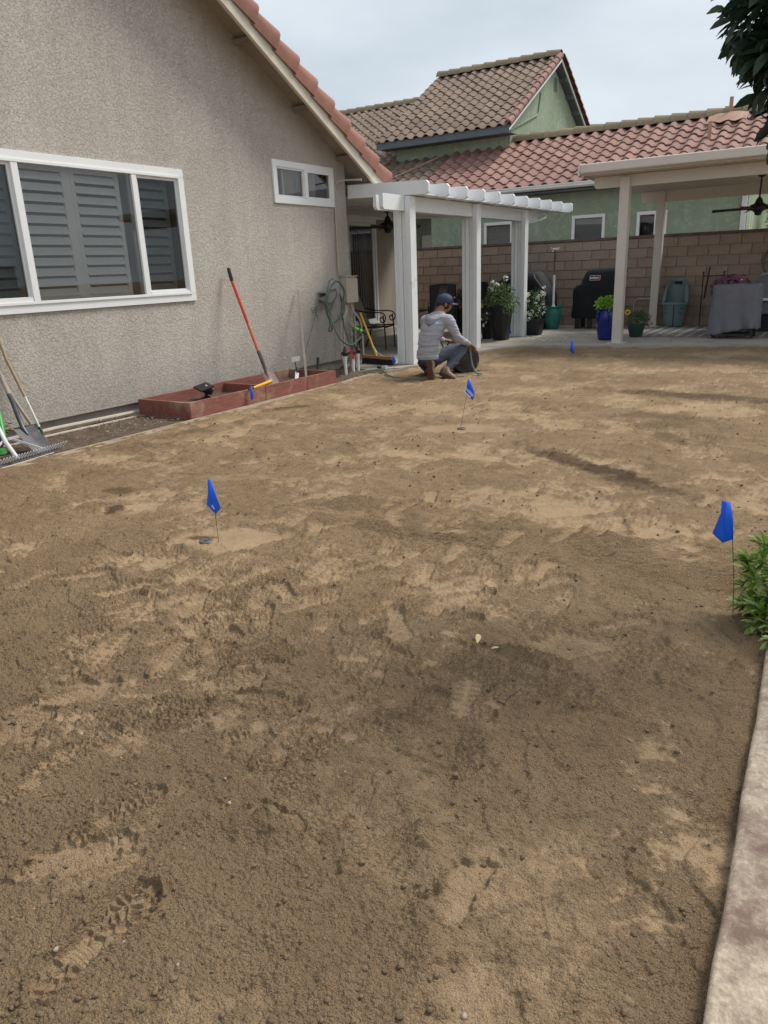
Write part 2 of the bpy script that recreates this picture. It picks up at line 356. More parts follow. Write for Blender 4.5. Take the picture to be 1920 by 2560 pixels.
STAMPS = [(-2.34,2.63,-2.36,2.35),(-2.56,3.32,-2.41,3.08),(-2.17,2.46,-1.99,2.36),(-1.86,2.47,-1.94,2.28),(-2.03,1.97,-2.0,1.78),(-2.08,2.26,-1.91,2.05),(-2.07,2.91,-1.88,2.58),(-1.86,2.92,-1.94,2.79),(-1.58,2.44,-1.6,2.31),(-1.4,3.73,-1.43,3.32),(-1.6,3.39,-1.58,3.0),(-1.48,3.15,-1.49,2.96),(-1.35,3.12,-1.34,2.9),(-1.21,3.27,-1.16,2.91),(-1.1,3.34,-1.11,3.02),(-1.61,2.89,-1.59,2.7),(-1.41,2.75,-1.35,2.44),(-1.24,2.83,-1.31,2.59),(-1.17,2.58,-1.27,2.31),(-.99,3.11,-1.08,2.96),(-1.99,3.27,-1.9,2.99),(-1.78,3.11,-1.79,2.93),(-1.61,2.69,-1.6,2.51),(-1.86,4.34,-1.89,4.04),(-1.68,4.32,-1.64,3.9),(-1.36,3.87,-1.26,3.99),(-1.79,3.83,-1.8,3.58),(-1.07,4.08,-.99,3.62),(-1.36,4.47,-1.2,4.35),(-2.18,1.43,-2.33,1.17),(-2.24,1.25,-2.05,1.05),(-1.91,1.22,-1.94,1.11),(-1.91,1.11,-1.9,.96),(-1.54,1.11,-1.58,.94),(-1.46,.95,-1.58,.78),(-1.27,.88,-1.27,.59),(-1.33,1.57,-1.34,1.44),(-1.96,1.95,-2.2,2.03),(-1.54,1.68,-1.73,1.63),(-1.45,1.65,-1.51,1.51),(-2.37,1.7,-2.29,1.53),(-1.56,2.16,-1.46,2.0),(-1.34,2.16,-1.36,1.95),(-1.24,1.9,-1.3,1.73),(-1.16,2.33,-1.2,2.1),(-.83,2.29,-1.01,2.33),(-2.66,2.06,-2.73,1.85),(-3.05,2.19,-3.14,1.98),(-2.19,3.9,-2.23,3.62),(-3.0,4.04,-2.98,3.74),(-2.43,4.77,-2.48,4.5),(-1.76,1.74,-1.85,1.63),(-2.14,1.82,-2.05,1.62),(-1.3,1.75,-1.28,1.59),(-3.14,2.42,-3.18,2.13),(-.58,2.85,-.71,2.71),(-1.38,2.14,-1.3,1.93),(-1.03,1.95,-.91,1.94)]
r2 = random.Random(5)
ST = []
for i, (a, b, c, d) in enumerate(STAMPS):
    L_ = math.hypot(a-c, b-d); ux, uy = (a-c)/L_, (b-d)/L_
    ST.append(((a+c)/2, (b+d)/2, ux, uy, 1.0 if i != 35 else 1.15, r2.choice((0,0,0,0,1,2)), r2.uniform(.010, .015)))
for i in range(70):
    a = r2.uniform(-.3, 1.4); x, y = r2.uniform(-3.6, -.6), r2.uniform(1.5, 5.2)
    if 9*(x+1.9)**2/9+(y-2.9)**2 > r2.uniform(.3, 5.5): continue
    if r2.random() < .25: a += math.pi
    ST.append((x, y, math.cos(a+.9), math.sin(a+.9), 1.0, r2.choice((0,0,0,1,2)), r2.uniform(.008, .012)))
for i in range(26):
    a = r2.uniform(0, 6.28); x, y = r2.uniform(-5.3, -.7), r2.uniform(5.0, 10)
    ST.append((x, y, math.cos(a), math.sin(a), 1.0, 0, r2.uniform(.003, .008)))
def in_ellipse(X, Y, cx, cy, rx, ry, ang):
    c_, s_ = math.cos(ang), math.sin(ang); dx, dy = X-cx, Y-cy
    return np.sqrt(((dx*c_+dy*s_)/rx)**2+((-dx*s_+dy*c_)/ry)**2)
def ground_h(X, Y):
    """height, compactness 0..1, dampness 0..1 at flat arrays X, Y"""
    wx = X+.05*perlin(X*3, Y*3); wy = Y+.05*perlin(X*3+9, Y*3+5)
    big = .012*perlin(X*.8, Y*.8)+.008*perlin(X*1.9+3, Y*1.9)+.005*perlin(wx*4.5, wy*4.5)
    mk = .8*perlin(wx*1.1+7, wy*1.1+2)+.6*perlin(wx*2.7+1, wy*2.7+8)+.45*perlin(wx*7, wy*7)+.4*perlin(wx*19, wy*19)+.3*perlin(X*48, Y*48)
    comp = sstep(.02, .42, mk+np.where(Y > 4.5, .05, -.06))
    near = sstep(2.3, 1.4, Y+.25*X*0)                      # loose raked soil close by
    comp = comp*(1-.65*near*sstep(-2.2, -1.2, X)*sstep(-.45, -.7, X))
    smear = sstep(.62, .2, in_ellipse(X, Y, -.42, 1.15, .42, 1.1, .1))
    comp = np.maximum(comp, smear*.75*sstep(-.35, .5, mk))
    loose = 1-comp
    f1, f2 = worley(wx*34, wy*34); g1, g2 = worley(wx*80+5, wy*80); h1, h2 = worley(wx*15+2, wy*15+6)
    rough = 1.6*(.0060*(1-np.clip(h1, 0, 1))*sstep(-.1, .35, perlin(X*5, Y*5+4))+.0052*(1-np.clip(f1, 0, 1))*sstep(-.3, .3, perlin(X*9+4, Y*9))+.0036*(1-np.clip(g1, 0, 1))
             +.0060*perlin(wx*11, wy*11)+.0036*perlin(wx*26, wy*26)+.0034*perlin(X*60, Y*60)+.0022*perlin(X*130, Y*130))
    smooth = .0034*perlin(wx*9, wy*9)+.0026*perlin(wx*32, wy*32)+.0013*perlin(X*90, Y*90)
    # cracks and plates where damp soil was pressed
    cr_ = np.clip((f2-f1)*4, 0, 1)*.0010
    ledge = .0085*sstep(-.012, .012, perlin(wx*2.3+4, wy*2.3+1)-.06)+.0065*sstep(-.015, .015, perlin(wx*4.9+2, wy*4.9+7)-.10)+.004*sstep(-.02, .02, perlin(wx*9.5, wy*9.5+3)-.12)
    H_ = big+rough*(loose*.9+.1)+(smooth+cr_)*comp+.004*loose+ledge*sstep(.6, 1.5, Y)
    # rake and drag marks away from the camera
    far = sstep(3.8, 6.0, Y)
    q = X*.30+Y*.95+.15*perlin(X*1.3, Y*1.3)
    H_ = H_+far*(.0050*perlin(q*13, X*1.2)+.0045*perlin(q*31, X*2.6)+.0028*perlin(q*70, X*7))*1.3
    q2 = X*-.55+Y*.83
    lft = sstep(-2.6, -3.6, X)
    H_ = H_+lft*(.0045*perlin(q2*11, X*1.0+3)+.0025*perlin(q2*28, X*2.2))
    # swept band beside the raised bed
    q3 = (X+.35)*.75+(Y-2.6)*.66
    H_ = H_+sstep(.9, .3, in_ellipse(X, Y, -.42, 2.62, .32, .42, -.7))*.0042*np.sin(q3*190+3*perlin(X*6, Y*6))*sstep(-.2, .3, perlin(X*4, Y*4+9)+.15)
    comp0 = comp.copy()
    # ridges pushed up by the rake
    for (ax, ay, bx, by, hh, ww) in ((-3.05,2.22,-2.2,2.02,.020,.03),(-2.6,2.1,-2.0,1.75,.012,.04),(-.62,1.62,-.95,1.95,.016,.06),(-.55,1.0,-.80,1.42,.020,.05),(-.72,1.35,-1.0,1.55,.014,.05),(-.95,3.1,-.3,2.62,.014,.035),(-1.35,1.12,-1.12,1.22,.028,.06),(-.98,2.35,-.80,2.28,.026,.06),(-.33,2.9,-.85,3.3,.010,.05),(-1.5,2.6,-1.4,2.2,.012,.04),(-3.4,3.0,-2.9,2.6,.012,.03),(-1.13,3.2,-.85,2.75,.012,.03)):
        L2 = math.hypot(bx-ax, by-ay); tx, ty = (bx-ax)/L2, (by-ay)/L2
        s_ = (X-ax)*tx+(Y-ay)*ty; n_ = (-(X-ax)*ty+(Y-ay)*tx)+.04*perlin(X*7, Y*7)
        k = np.exp(-(n_/ww)**2)*sstep(-.08, .08, s_)*sstep(L2+.08, L2-.08, s_)
        H_ = H_+hh*k*(.6+.8*perlin(X*20, Y*20)+.5); comp = comp*(1-.3*k)
    # trodden tread relief between the clearer prints
    t1, t2 = worley(wx*38+3, wy*50+1); reg = sstep(1.25, .6, in_ellipse(X, Y, -1.75, 2.7, 1.5, 1.7, .35)+.25*perlin(X*2, Y*2))
    lug = sstep(.24, .08, t2-t1)*sstep(-.02, .16, perlin(X*2.9+8, Y*2.9)+.35*perlin(X*9, Y*9))*reg
    H_ = H_+.0105*lug; comp = np.clip(comp+.30*reg*sstep(-.02, .16, perlin(X*2.9+8, Y*2.9)+.35*perlin(X*9, Y*9))-.5*lug, 0, 1)
    # boot prints
    for (cx, cy, ux, uy, sc, ty_, dep) in ST:
        ii = np.nonzero((np.abs(X-cx) < .24) & (np.abs(Y-cy) < .24))[0]
        if not len(ii): continue
        x = X[ii]-cx; y = Y[ii]-cy
        v = (x*ux+y*uy)/sc; u = (x*uy-y*ux)/sc
        u = u+.006*perlin(X[ii]*22+cx*9, Y[ii]*22); v = v+.006*perlin(X[ii]*22+5, Y[ii]*22+cy*7)
        half = np.interp(v, [-.150,-.142,-.12,-.08,-.03,.03,.08,.115,.135,.147,.152], [0,.022,.034,.036,.031,.040,.049,.045,.033,.014,0])
        sd_ = half-np.abs(u)                                # >0 inside
        sd_ = np.where(half <= 0, -np.hypot(u, np.abs(v)-.150), sd_)
        fade = .5+.5*sstep(-.45, .35, perlin(X[ii]*5+cx*31, Y[ii]*5+cy*17)+.25)
        ins = sstep(-.003, .003, sd_)*fade
        hg = np.zeros(len(ii))
        if ty_ == 0:
            a1, a2 = worley(u*42+cx*50, v*42+cy*50); hg = .0125*sstep(.22, .08, a2-a1)
        elif ty_ == 1:
            hg = .0070*sstep(.5, .95, np.sin(v*250+2.2*np.sin(u*130)))
        else:
            hg = .0090*sstep(.1, .7, np.sin(v*190))*sstep(.006, .012, np.abs(u))*sstep(.1, .5, np.abs(np.sin(u*80+.5))+.3)
        hg = np.where(np.abs(v+.035) < .022, .0022*sstep(.2, .9, np.sin(v*700)), hg)
        base = np.mean(H_[ii]) if len(ii) < 40 else np.percentile(H_[ii], 42)
        tgt = base-dep+hg+.0012*perlin(X[ii]*40, Y[ii]*40)
        rim = np.exp(-((sd_+.010)/.008)**2)*dep*1.0*(1+1.2*perlin(X[ii]*45, Y[ii]*45))*fade
        out_h = H_[ii]+np.clip(base+rim*1.2-H_[ii], 0, np.maximum(rim, 0)); hh = out_h*(1-ins)+tgt*ins
        H_[ii] = hh; comp[ii] = np.clip(comp[ii]*(1-ins)+ins*(.80+.2*comp[ii]+.2*perlin(X[ii]*30, Y[ii]*30)-hg*38)-np.clip(rim*7, 0, .12)*(1-ins), 0, 1)
    # pressed pads round the two sprinkler heads
    for (cx, cy, rx, ry, an) in ((-2.82,2.88,.36,.24,.6),(-2.9,6.05,.55,.26,.3)):
        e = in_ellipse(X+.09*perlin(X*6, Y*6)+.04*perlin(X*19, Y*19), Y+.09*perlin(X*6+3, Y*6)+.04*perlin(X*19+3, Y*19), cx, cy, rx*.88, ry*.85, an)
        k = sstep(1.05, .8, e); H_ = H_*(1-k*.7)+k*.7*(-.004+.003*perlin(X*20, Y*20)+.0015*perlin(X*55, Y*55)); comp = np.clip(comp+k*(1+.3*perlin(X*25, Y*25)), 0, 1.1)
    # broad smooth scuffs where soil was knelt on and slid over
    for (cx, cy, rx, ry, an, st_) in ((-1.50,.86,.17,.085,.35,1),(-2.20,1.40,.17,.07,.9,.9),(-2.2,1.18,.09,.10,0,.8),(-1.70,1.75,.15,.05,1.2,.8),(-1.15,1.25,.06,.05,0,.6),(-.62,1.25,.13,.05,1.2,.8),(-.45,.95,.10,.16,.2,.7),(-.75,2.55,.20,.07,.5,.6),(-2.6,3.5,.25,.07,.2,.6),(-3.6,3.9,.5,.10,.35,.6),(-2.4,5.2,.5,.10,.2,.5),(-3.9,5.8,.6,.10,.5,.5)):
        q_ = np.nonzero((np.abs(X-cx) < rx+ry+.25) & (np.abs(Y-cy) < rx+ry+.25))[0]
        if not len(q_): continue
        x_, y_ = X[q_], Y[q_]
        e = in_ellipse(x_+.09*perlin(x_*5+cx, y_*5)+.05*perlin(x_*13, y_*13)+.02*perlin(x_*40, y_*40), y_+.09*perlin(x_*5+3, y_*5+cy)+.05*perlin(x_*13+3, y_*13)+.02*perlin(x_*40+3, y_*40), cx, cy, rx, ry, an)
        k = st_*sstep(1.02, .90, e)*(.55+.45*sstep(-.25, .2, perlin(x_*8, y_*8+cx)))
        H_[q_] = H_[q_]*(1-k*.75)+k*.75*(-.007+.003*perlin(x_*14, y_*14)+.002*perlin(x_*50, y_*50)+.0022*sstep(.6, .95, np.sin((x_*.6+y_)*150+3*np.sin(x_*60))))+.009*st_*np.exp(-((e-1.10)/.07)**2)*(.5+1.3*perlin(x_*30, y_*30))
        comp[q_] = np.clip(comp[q_]*(1-k)+k*(.68+.5*perlin(x_*12, y_*12)+.3*perlin(x_*35, y_*35)), 0, 1)
    comp = np.clip(comp+far*(.35*perlin(q*24, X*2.2)+.3*perlin(q*60, X*6)), 0, 1)
    # damp patches
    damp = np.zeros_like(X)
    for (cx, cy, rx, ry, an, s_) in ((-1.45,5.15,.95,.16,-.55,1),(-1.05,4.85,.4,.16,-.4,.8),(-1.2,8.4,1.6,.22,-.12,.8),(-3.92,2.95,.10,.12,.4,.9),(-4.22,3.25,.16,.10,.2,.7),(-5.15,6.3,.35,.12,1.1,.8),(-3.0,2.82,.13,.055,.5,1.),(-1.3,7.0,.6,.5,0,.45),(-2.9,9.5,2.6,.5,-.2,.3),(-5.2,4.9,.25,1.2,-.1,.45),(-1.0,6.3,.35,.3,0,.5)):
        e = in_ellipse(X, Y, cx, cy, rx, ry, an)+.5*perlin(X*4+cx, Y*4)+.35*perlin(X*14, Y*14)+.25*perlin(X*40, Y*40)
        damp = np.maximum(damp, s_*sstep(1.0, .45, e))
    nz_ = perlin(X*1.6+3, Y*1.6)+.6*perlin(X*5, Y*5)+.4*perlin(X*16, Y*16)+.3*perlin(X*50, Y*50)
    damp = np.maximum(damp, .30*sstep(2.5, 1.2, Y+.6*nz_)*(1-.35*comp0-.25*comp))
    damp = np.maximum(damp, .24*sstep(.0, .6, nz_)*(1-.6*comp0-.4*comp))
    # settle towards the hard edges
    H_ = H_*sstep(-.30, .1, X+5.62+.2)
    return H_, comp, damp

def dirt_mat():
    mt = bpy.data.materials.new('graded_dirt'); mt.use_nodes = True; t = mt.node_tree; p = t.nodes['Principled BSDF']; L = t.links.new
    c = N('ShaderNodeTexCoord', t)
    at = N('ShaderNodeAttribute', t); at.attribute_name = 'compact'; ad = N('ShaderNodeAttribute', t); ad.attribute_name = 'damp'
    n1_ = N('ShaderNodeTexNoise', t); n1_.inputs['Scale'].default_value = 2.2; n1_.inputs['Detail'].default_value = 9; n1_.inputs['Roughness'].default_value = .65; L(c.outputs['Object'], n1_.inputs['Vector'])
    n2_ = N('ShaderNodeTexNoise', t); n2_.inputs['Scale'].default_value = 330; n2_.inputs['Detail'].default_value = 3; L(c.outputs['Object'], n2_.inputs['Vector'])
    n3_ = N('ShaderNodeTexNoise', t); n3_.inputs['Scale'].default_value = 38; n3_.inputs['Detail'].default_value = 6; n3_.inputs['Roughness'].default_value = .7; L(c.outputs['Object'], n3_.inputs['Vector'])
    def ramp(a, b, pa=.3, pb=.7):
        r = N('ShaderNodeValToRGB', t); r.color_ramp.elements[0].position = pa; r.color_ramp.elements[1].position = pb
        r.color_ramp.elements[0].color = tuple(a)+(1,); r.color_ramp.elements[1].color = tuple(b)+(1,); return r
    rl = ramp((.262,.182,.108), (.355,.255,.158)); rc = ramp((.30,.213,.130), (.39,.284,.182))
    L(n1_.outputs[0], rl.inputs[0]); L(n1_.outputs[0], rc.inputs[0])
    mk = N('ShaderNodeMath', t, operation='MULTIPLY_ADD'); mk.inputs[1].default_value = .5; L(n3_.outputs[0], mk.inputs[0]); L(at.outputs['Fac'], mk.inputs[2])
    mr = N('ShaderNodeMapRange', t); mr.inputs[1].default_value = .15; mr.inputs[2].default_value = 1.15; L(mk.outputs[0], mr.inputs[0])
    m1 = N('ShaderNodeMix', t, data_type='RGBA'); L(mr.outputs[0], m1.inputs[0]); L(rl.outputs[0], m1.inputs[6]); L(rc.outputs[0], m1.inputs[7])
    g = ramp((.50,.48,.46), (1.5,1.48,1.44), .3, .72); L(n2_.outputs[0], g.inputs[0])
    m2 = N('ShaderNodeMix', t, data_type='RGBA', blend_type='MULTIPLY'); m2.inputs[0].default_value = .8; L(m1.outputs[2], m2.inputs[6]); L(g.outputs[0], m2.inputs[7])
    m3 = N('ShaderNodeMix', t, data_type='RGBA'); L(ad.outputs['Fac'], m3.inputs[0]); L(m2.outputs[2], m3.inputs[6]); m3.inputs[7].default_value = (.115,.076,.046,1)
    L(m3.outputs[2], p.inputs['Base Color']); p.inputs['Roughness'].default_value = .95; p.inputs['Specular IOR Level'].default_value = .15
    vo = N('ShaderNodeTexVoronoi', t); vo.inputs['Scale'].default_value = 150; L(c.outputs['Object'], vo.inputs['Vector'])
    inv = N('ShaderNodeMath', t, operation='MULTIPLY_ADD'); inv.inputs[1].default_value = -.7; L(vo.outputs['Distance'], inv.inputs[0]); L(n2_.outputs[0], inv.inputs[2])
    iv2 = N('ShaderNodeMath', t, operation='MULTIPLY_ADD'); iv2.inputs[1].default_value = 1.4; L(n3_.outputs[0], iv2.inputs[0]); L(inv.outputs[0], iv2.inputs[2])
    st = N('ShaderNodeMapRange', t); st.inputs[1].default_value = 0; st.inputs[2].default_value = 1; st.inputs[3].default_value = 1.; st.inputs[4].default_value = .45; L(at.outputs['Fac'], st.inputs[0])
    b = N('ShaderNodeBump', t); b.inputs['Distance'].default_value = .0095; L(st.outputs[0], b.inputs['Strength']); L(iv2.outputs[0], b.inputs['Height']); L(b.outputs[0], p.inputs['Normal'])
    return mt
M['dirt'] = dirt_mat()

NR, NC = 1200, 1000
yy = 1.42/np.tan(np.linspace(math.atan(1.42/.32), math.atan(1.42/14.4), NR))
XL = np.maximum(-5.66, -(1.7*yy+1.2)); XR = np.where(yy < 3.3, -.01, np.minimum(1.6, -.01+(yy-3.3)*3))
uu = np.linspace(0, 1, NC)
GX = XL[:, None]+(XR-XL)[:, None]*uu[None, :]; GY = np.repeat(yy[:, None], NC, 1)
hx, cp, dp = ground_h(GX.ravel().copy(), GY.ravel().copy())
# keep the dirt out from under the patio slab and worker's side path
co = np.stack([GX.ravel(), GY.ravel(), hx], 1).astype(np.float32)
me = bpy.data.meshes.new('ground'); nv = NR*NC; nf = (NR-1)*(NC-1)
me.vertices.add(nv); me.vertices.foreach_set('co', co.ravel())
idx = np.arange(nv).reshape(NR, NC)
quad = np.stack([idx[:-1, :-1], idx[:-1, 1:], idx[1:, 1:], idx[1:, :-1]], -1).reshape(-1, 4).astype(np.int32)
me.loops.add(nf*4); me.loops.foreach_set('vertex_index', quad.ravel())
me.polygons.add(nf); me.polygons.foreach_set('loop_start', np.arange(0, nf*4, 4, dtype=np.int32)); me.polygons.foreach_set('use_smooth', np.ones(nf, dtype=bool))
me.update(calc_edges=True)
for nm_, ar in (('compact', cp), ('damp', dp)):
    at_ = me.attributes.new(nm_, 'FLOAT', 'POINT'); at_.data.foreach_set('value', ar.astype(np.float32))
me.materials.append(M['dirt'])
ground = link(bpy.data.objects.new('ground', me)); tag(ground, kind='structure')
# the plain sheet the yard lies on, out to the horizon
MB().box(-400, 400, -400, 400, -.3, -.10).build('terrain', M['dirt'], kind='structure')
MB().box(-5.66, 1.6, -4, .32, -.2, -.004).build('ground', M['dirt'], kind='structure')

# loose clods and pebbles
def clods(n, seed, rmin, rmax, mat_, name):
    rs = random.Random(seed); xs = []; ys = []
    while len(xs) < n:
        t_ = rs.random(); y = .5+(8.0*t_**2.0); x = rs.uniform(max(-5.4, -(1.5*y+1.0)), -.12)
        xs.append(x); ys.append(y)
    hz, cz, dz = ground_h(np.array(xs), np.array(ys)); mb = MB()
    T_ = []
    for s in range(6):
        q = MB().ico((0,0,0), 1, jit=.38, sub=1, rn=rs); T_.append(q)
    for i in range(n):
        if rs.random() < cz[i]*.75: continue
        r_ = rmin+(rmax-rmin)*rs.random()**6*(1 if ys[i] < 4 else 1.4); q = rs.choice(T_); a = rs.random()*6.28; ca, sa = math.cos(a), math.sin(a); k = rs.uniform(.55, .9)
        mb.add([(xs[i]+(v[0]*ca-v[1]*sa)*r_, ys[i]+(v[0]*sa+v[1]*ca)*r_, hz[i]+v[2]*r_*k+r_*.25) for v in q.v], q.f)
    return mb.build(name, mat_, kind='stuff', smooth=2, fix=False)
M['clod'] = mat('soil_clod', (.20,.138,.082), .95, .35, 9, 1, 260, .006, col2=(.29,.205,.128))
M['pebble'] = mat('pale_pebble', (.33,.28,.21), .8, .3, 9, .3, 200, .001)
tag(clods(9000, 3, .0018, .0095, M['clod'], 'soil_clods'), 'loose crumbs of soil scattered over the graded yard', 'soil')
tag(clods(420, 4, .0015, .0075, M['pebble'], 'pebbles'), 'small pale pebbles scattered in the graded soil', 'pebbles')

# ---------------------------------------------------------------- paths, beds, kerbs
mb = MB()
P_ = [(-5.735,-2),(-5.735,5.0),(-5.74,8.2),(-5.85,8.9),(-5.70,9.1),(-5.62,8.8),(-5.59,8.2),(-5.585,5.0),(-5.585,-2)]
mb.prism([(x, y, -.12) for x, y in P_], (0,0,.138)); mb.build('border_strip', M['border'], bevel=.008, kind='structure')
def soil_sheet(x0, x1, y0, y1, z, amp, nx, ny, name, seed=0):
    X_, Y_ = np.meshgrid(np.linspace(x0, x1, nx), np.linspace(y0, y1, ny)); X_ = X_.ravel(); Y_ = Y_.ravel()
    f1, f2 = worley(X_*22+seed, Y_*22)
    Z_ = z+amp*(perlin(X_*6+seed, Y_*6)+.6*perlin(X_*17, Y_*17)+.4*perlin(X_*45, Y_*45)-.5*f1)
    mb = MB(); mb.v = list(zip(X_.tolist(), Y_.tolist(), Z_.tolist()))
    mb.f = [(j*nx+i, j*nx+i+1, (j+1)*nx+i+1, (j+1)*nx+i) for j in range(ny-1) for i in range(nx-1)]
    return mb.build(name, M['soil'], smooth=2, fix=False, kind='structure')
soil_sheet(-6.66, -5.73, 1.5, 9.8, .012, .018, 70, 420, 'soil_bed')
# mound round the irrigation pipes
mb = MB(); nx = 40
for j in range(nx):
    for i in range(nx):
        x = -6.3+.62*i/(nx-1); y = 8.25+1.05*j/(nx-1); d = math.hypot((x+5.98)/.26, (y-8.78)/.42)
        mb.v.append((x, y, -.01+.085*max(0, 1-d*d)+.02*math.sin(x*37+y*21)*max(0, 1-d)))
mb.f = [(j*nx+i, j*nx+i+1, (j+1)*nx+i+1, (j+1)*nx+i) for j in range(nx-1) for i in range(nx-1)]
mb.build('soil_mound', M['soil'], smooth=2, fix=False, kind='structure')
# dry debris on the bed
rs = random.Random(21); mb = MB()
for i in range(520):
    x = rs.uniform(-6.45, -5.78); y = rs.choice((rs.uniform(2.2, 5.4), rs.uniform(4.6, 5.5), rs.uniform(8.1, 8.6))); a = rs.random()*3.14; l = rs.uniform(.008, .035)
    z = .02+rs.random()*.02; mb.bar((x, y, z), (x+math.cos(a)*l, y+math.sin(a)*l, z+rs.uniform(-.004, .014)), rs.uniform(.002, .009), .0015)
M['debris'] = mat('dry_debris', (.25,.18,.11), .9, .4, 30, col2=(.42,.35,.26))
tag(mb.build('dry_litter', M['debris'], kind='stuff'), 'dry leaf litter and twigs on the soil bed by the wall', 'litter')

# patio slab with a curved front edge
edge = [(-5.86,9.02),(-5.62,9.08),(-5.44,9.75),(-5.40,10.8),(-5.27,11.8),(-5.12,12.35),(-4.90,12.66),(-4.3,12.76),(-3.42,12.88),(-2.5,13.1),(-1.1,13.42),(1.8,14.1)]
pts = [(-9.6,9.55),(-6.75,9.55),(-6.3,9.3)]+edge+[(1.8,17.2),(-9.6,17.2)]
mb = MB().prism([(x, y, -.15) for x, y in pts], (0,0,.20)); mb.build('patio_slab', M['concrete'], bevel=.012, kind='structure')
mb = MB()
mb.bar((-4.78,12.72,.0515),(-5.28,15.2,.0515),.012,.003); mb.bar((-5.28,15.2,.0515),(-5.6,17.0,.0515),.012,.003)
mb.bar((-2.54,13.12,.0515),(-2.74,14.3,.0515),.012,.003); mb.bar((-9.5,12.3,.0515),(-5.15,12.3,.0515),.012,.003); mb.bar((-3.6,14.07,.0515),(1.8,14.35,.0515),.01,.003)
mb.build('patio_joints', M['mortar'], kind='structure')
mb = MB().box(-3.45, .9, 14.42, 16.8, .052, .06); mb.build('rug', M['rug'], label='grey striped outdoor rug under the tan patio cover', cat=None); rug = bpy.data.objects['rug']; rug['category'] = 'rug'
mb = MB()
for i in range(22): 
    x = -3.36+i*.2; mb.box(x, x+(.05 if i % 3 else .09), 14.47, 16.75, .06, .0625)
mb.build('stripe', M['rugline'], rug)
# white flecks of spilled plaster on the slab
rs = random.Random(8); mb = MB()
for i in range(60):
    cx, cy = rs.choice(((-5.35,13.9),(-5.2,14.4),(-4.9,13.7),(-4.6,14.2),(-2.9,14.9))); x, y = cx+rs.gauss(0,.14), cy+rs.gauss(0,.25); r_ = rs.uniform(.006,.028)
    mb.lathe([(r_,0),(r_*.7,.003)], (x, y, .064), 7, True, 1, rs.uniform(.5,1.3))
tag(mb.build('plaster_flecks', M['petalwhite'], kind='stuff'), 'white flecks spilled on the patio concrete', 'flecks')

# raised bed kerb on the right
mb = MB()
n = 60
prof = [(-.105,-.15),(-.105,.058),(-.101,.066),(-.092,.071),(.26,.074),(.26,-.15)]
vs_ = []; 
for i in range(n):
    y = .2+i*(3.05)/(n-1); xo = -.055*max(0,(y-.9))/2.0+.002*math.sin(y*9)+.001*math.sin(y*23)
    for k, (x, z) in enumerate(prof): vs_.append((x+xo+.045, y, z+(.002*math.sin(y*31+k) if 0 < k < 4 else 0)))
m_ = len(prof)
fs = [(i*m_+k, i*m_+k+1, (i+1)*m_+k+1, (i+1)*m_+k) for i in range(n-1) for k in range(m_-1)]+[tuple(range((n-1)*m_, n*m_))]
mb.add(vs_, fs)
M['kerb'] = mat('stained_kerb_concrete', (.42,.335,.25), .92, .28, 75, .7, 190, .003, dirt=((.19,.125,.095), 7, .45, .66), detail=12, bdetail=8, col2=(.60,.50,.385))
mb.build('raised_kerb', M['kerb'], smooth=True, kind='structure')
MB().box(.2, 3.2, .2, 3.3, -.15, .06).build('raised_bed_soil', M['soil'], kind='structure')

# ---------------------------------------------------------------- the stucco house on the left
W = -6.6
house = thing('stucco_house', (-6.6, 5, 0), 'beige stucco gabled house with white framed windows along the left side of the yard', 'house')
YR = 3.0
def zsof(y): return 2.64+.5377*(9.9-y)+.20 if y >= YR else zsof(YR)-.5377*(YR-y)
ops = [(3.80, 6.44, 1.24, 2.48), (8.18, 9.39, 2.37, 2.745)]
mb = MB(); ys = [-3.5, YR, 3.80, 6.44, 8.18, 9.39, 9.77]
for a, b in zip(ys[:-1], ys[1:]):
    op = next((o for o in ops if abs(o[0]-a) < 1e-6), None)
    def col(z0a, z0b, z1a, z1b): mb.prism([(W-.15,a,z0a),(W-.15,b,z0b),(W-.15,b,z1b),(W-.15,a,z1a)], (.15,0,0))
    if op: col(.145,.145,op[2],op[2]); col(op[3],op[3],zsof(a),zsof(b))
    else: col(.145,.145,zsof(a),zsof(b))
mb.box(-9.3, W-.15, 9.62, 9.77, .05, 2.86)
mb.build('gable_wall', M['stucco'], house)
MB().box(W-.2, W-.035, -3.5, 9.74, -.1, .145).build('foundation', M['found'], house)
MB().box(-16, W-.16, -3.4, 9.6, -.1, 2.4).box(-6.9, -6.76, 3.0, 9.6, 2.2, 2.9).build('interior_core', M['dark'], house)
MB().box(W-.02, W+.004, -3.5, 9.772, .137, .147).build('weep_screed', M['greywood'], house)
# roof deck, bargeboard, brackets
mb = MB(); th = .10
for y0_, y1_ in ((YR, 10.22), (-4, YR)):
    z0_, z1_ = zsof(y0_), zsof(y1_)
    mb.prism([(-16, y0_, z0_), (-16, y1_, z1_), (-16, y1_, z1_+th), (-16, y0_, z0_+th)], (16-6.24, 0, 0))
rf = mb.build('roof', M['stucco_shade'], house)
mb = MB()
def zlo(y): return zsof(y)-.20
mb.prism([(-6.24,YR,zlo(YR)),(-6.24,10.20,zlo(10.20)),(-6.24,10.26,zlo(10.20)+.10),(-6.24,10.26,zlo(10.26)+.235),(-6.24,YR,zlo(YR)+.235)], (.045,0,0))
mb.prism([(-6.24,YR,zlo(YR)),(-6.24,-4,zlo(-4)),(-6.24,-4,zlo(-4)+.235),(-6.24,YR,zlo(YR)+.235)], (.045,0,0))
mb.build('bargeboard', M['cream'], rf, bevel=.004)
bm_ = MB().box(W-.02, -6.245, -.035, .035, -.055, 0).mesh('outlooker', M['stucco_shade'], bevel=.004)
for y, z in ((6.4, 0), (7.62, 0), (8.66, 0), (9.6, 0)):
    inst('outlooker', bm_, rf, (0, y, zsof(y)-.03), (0, 0, 0))
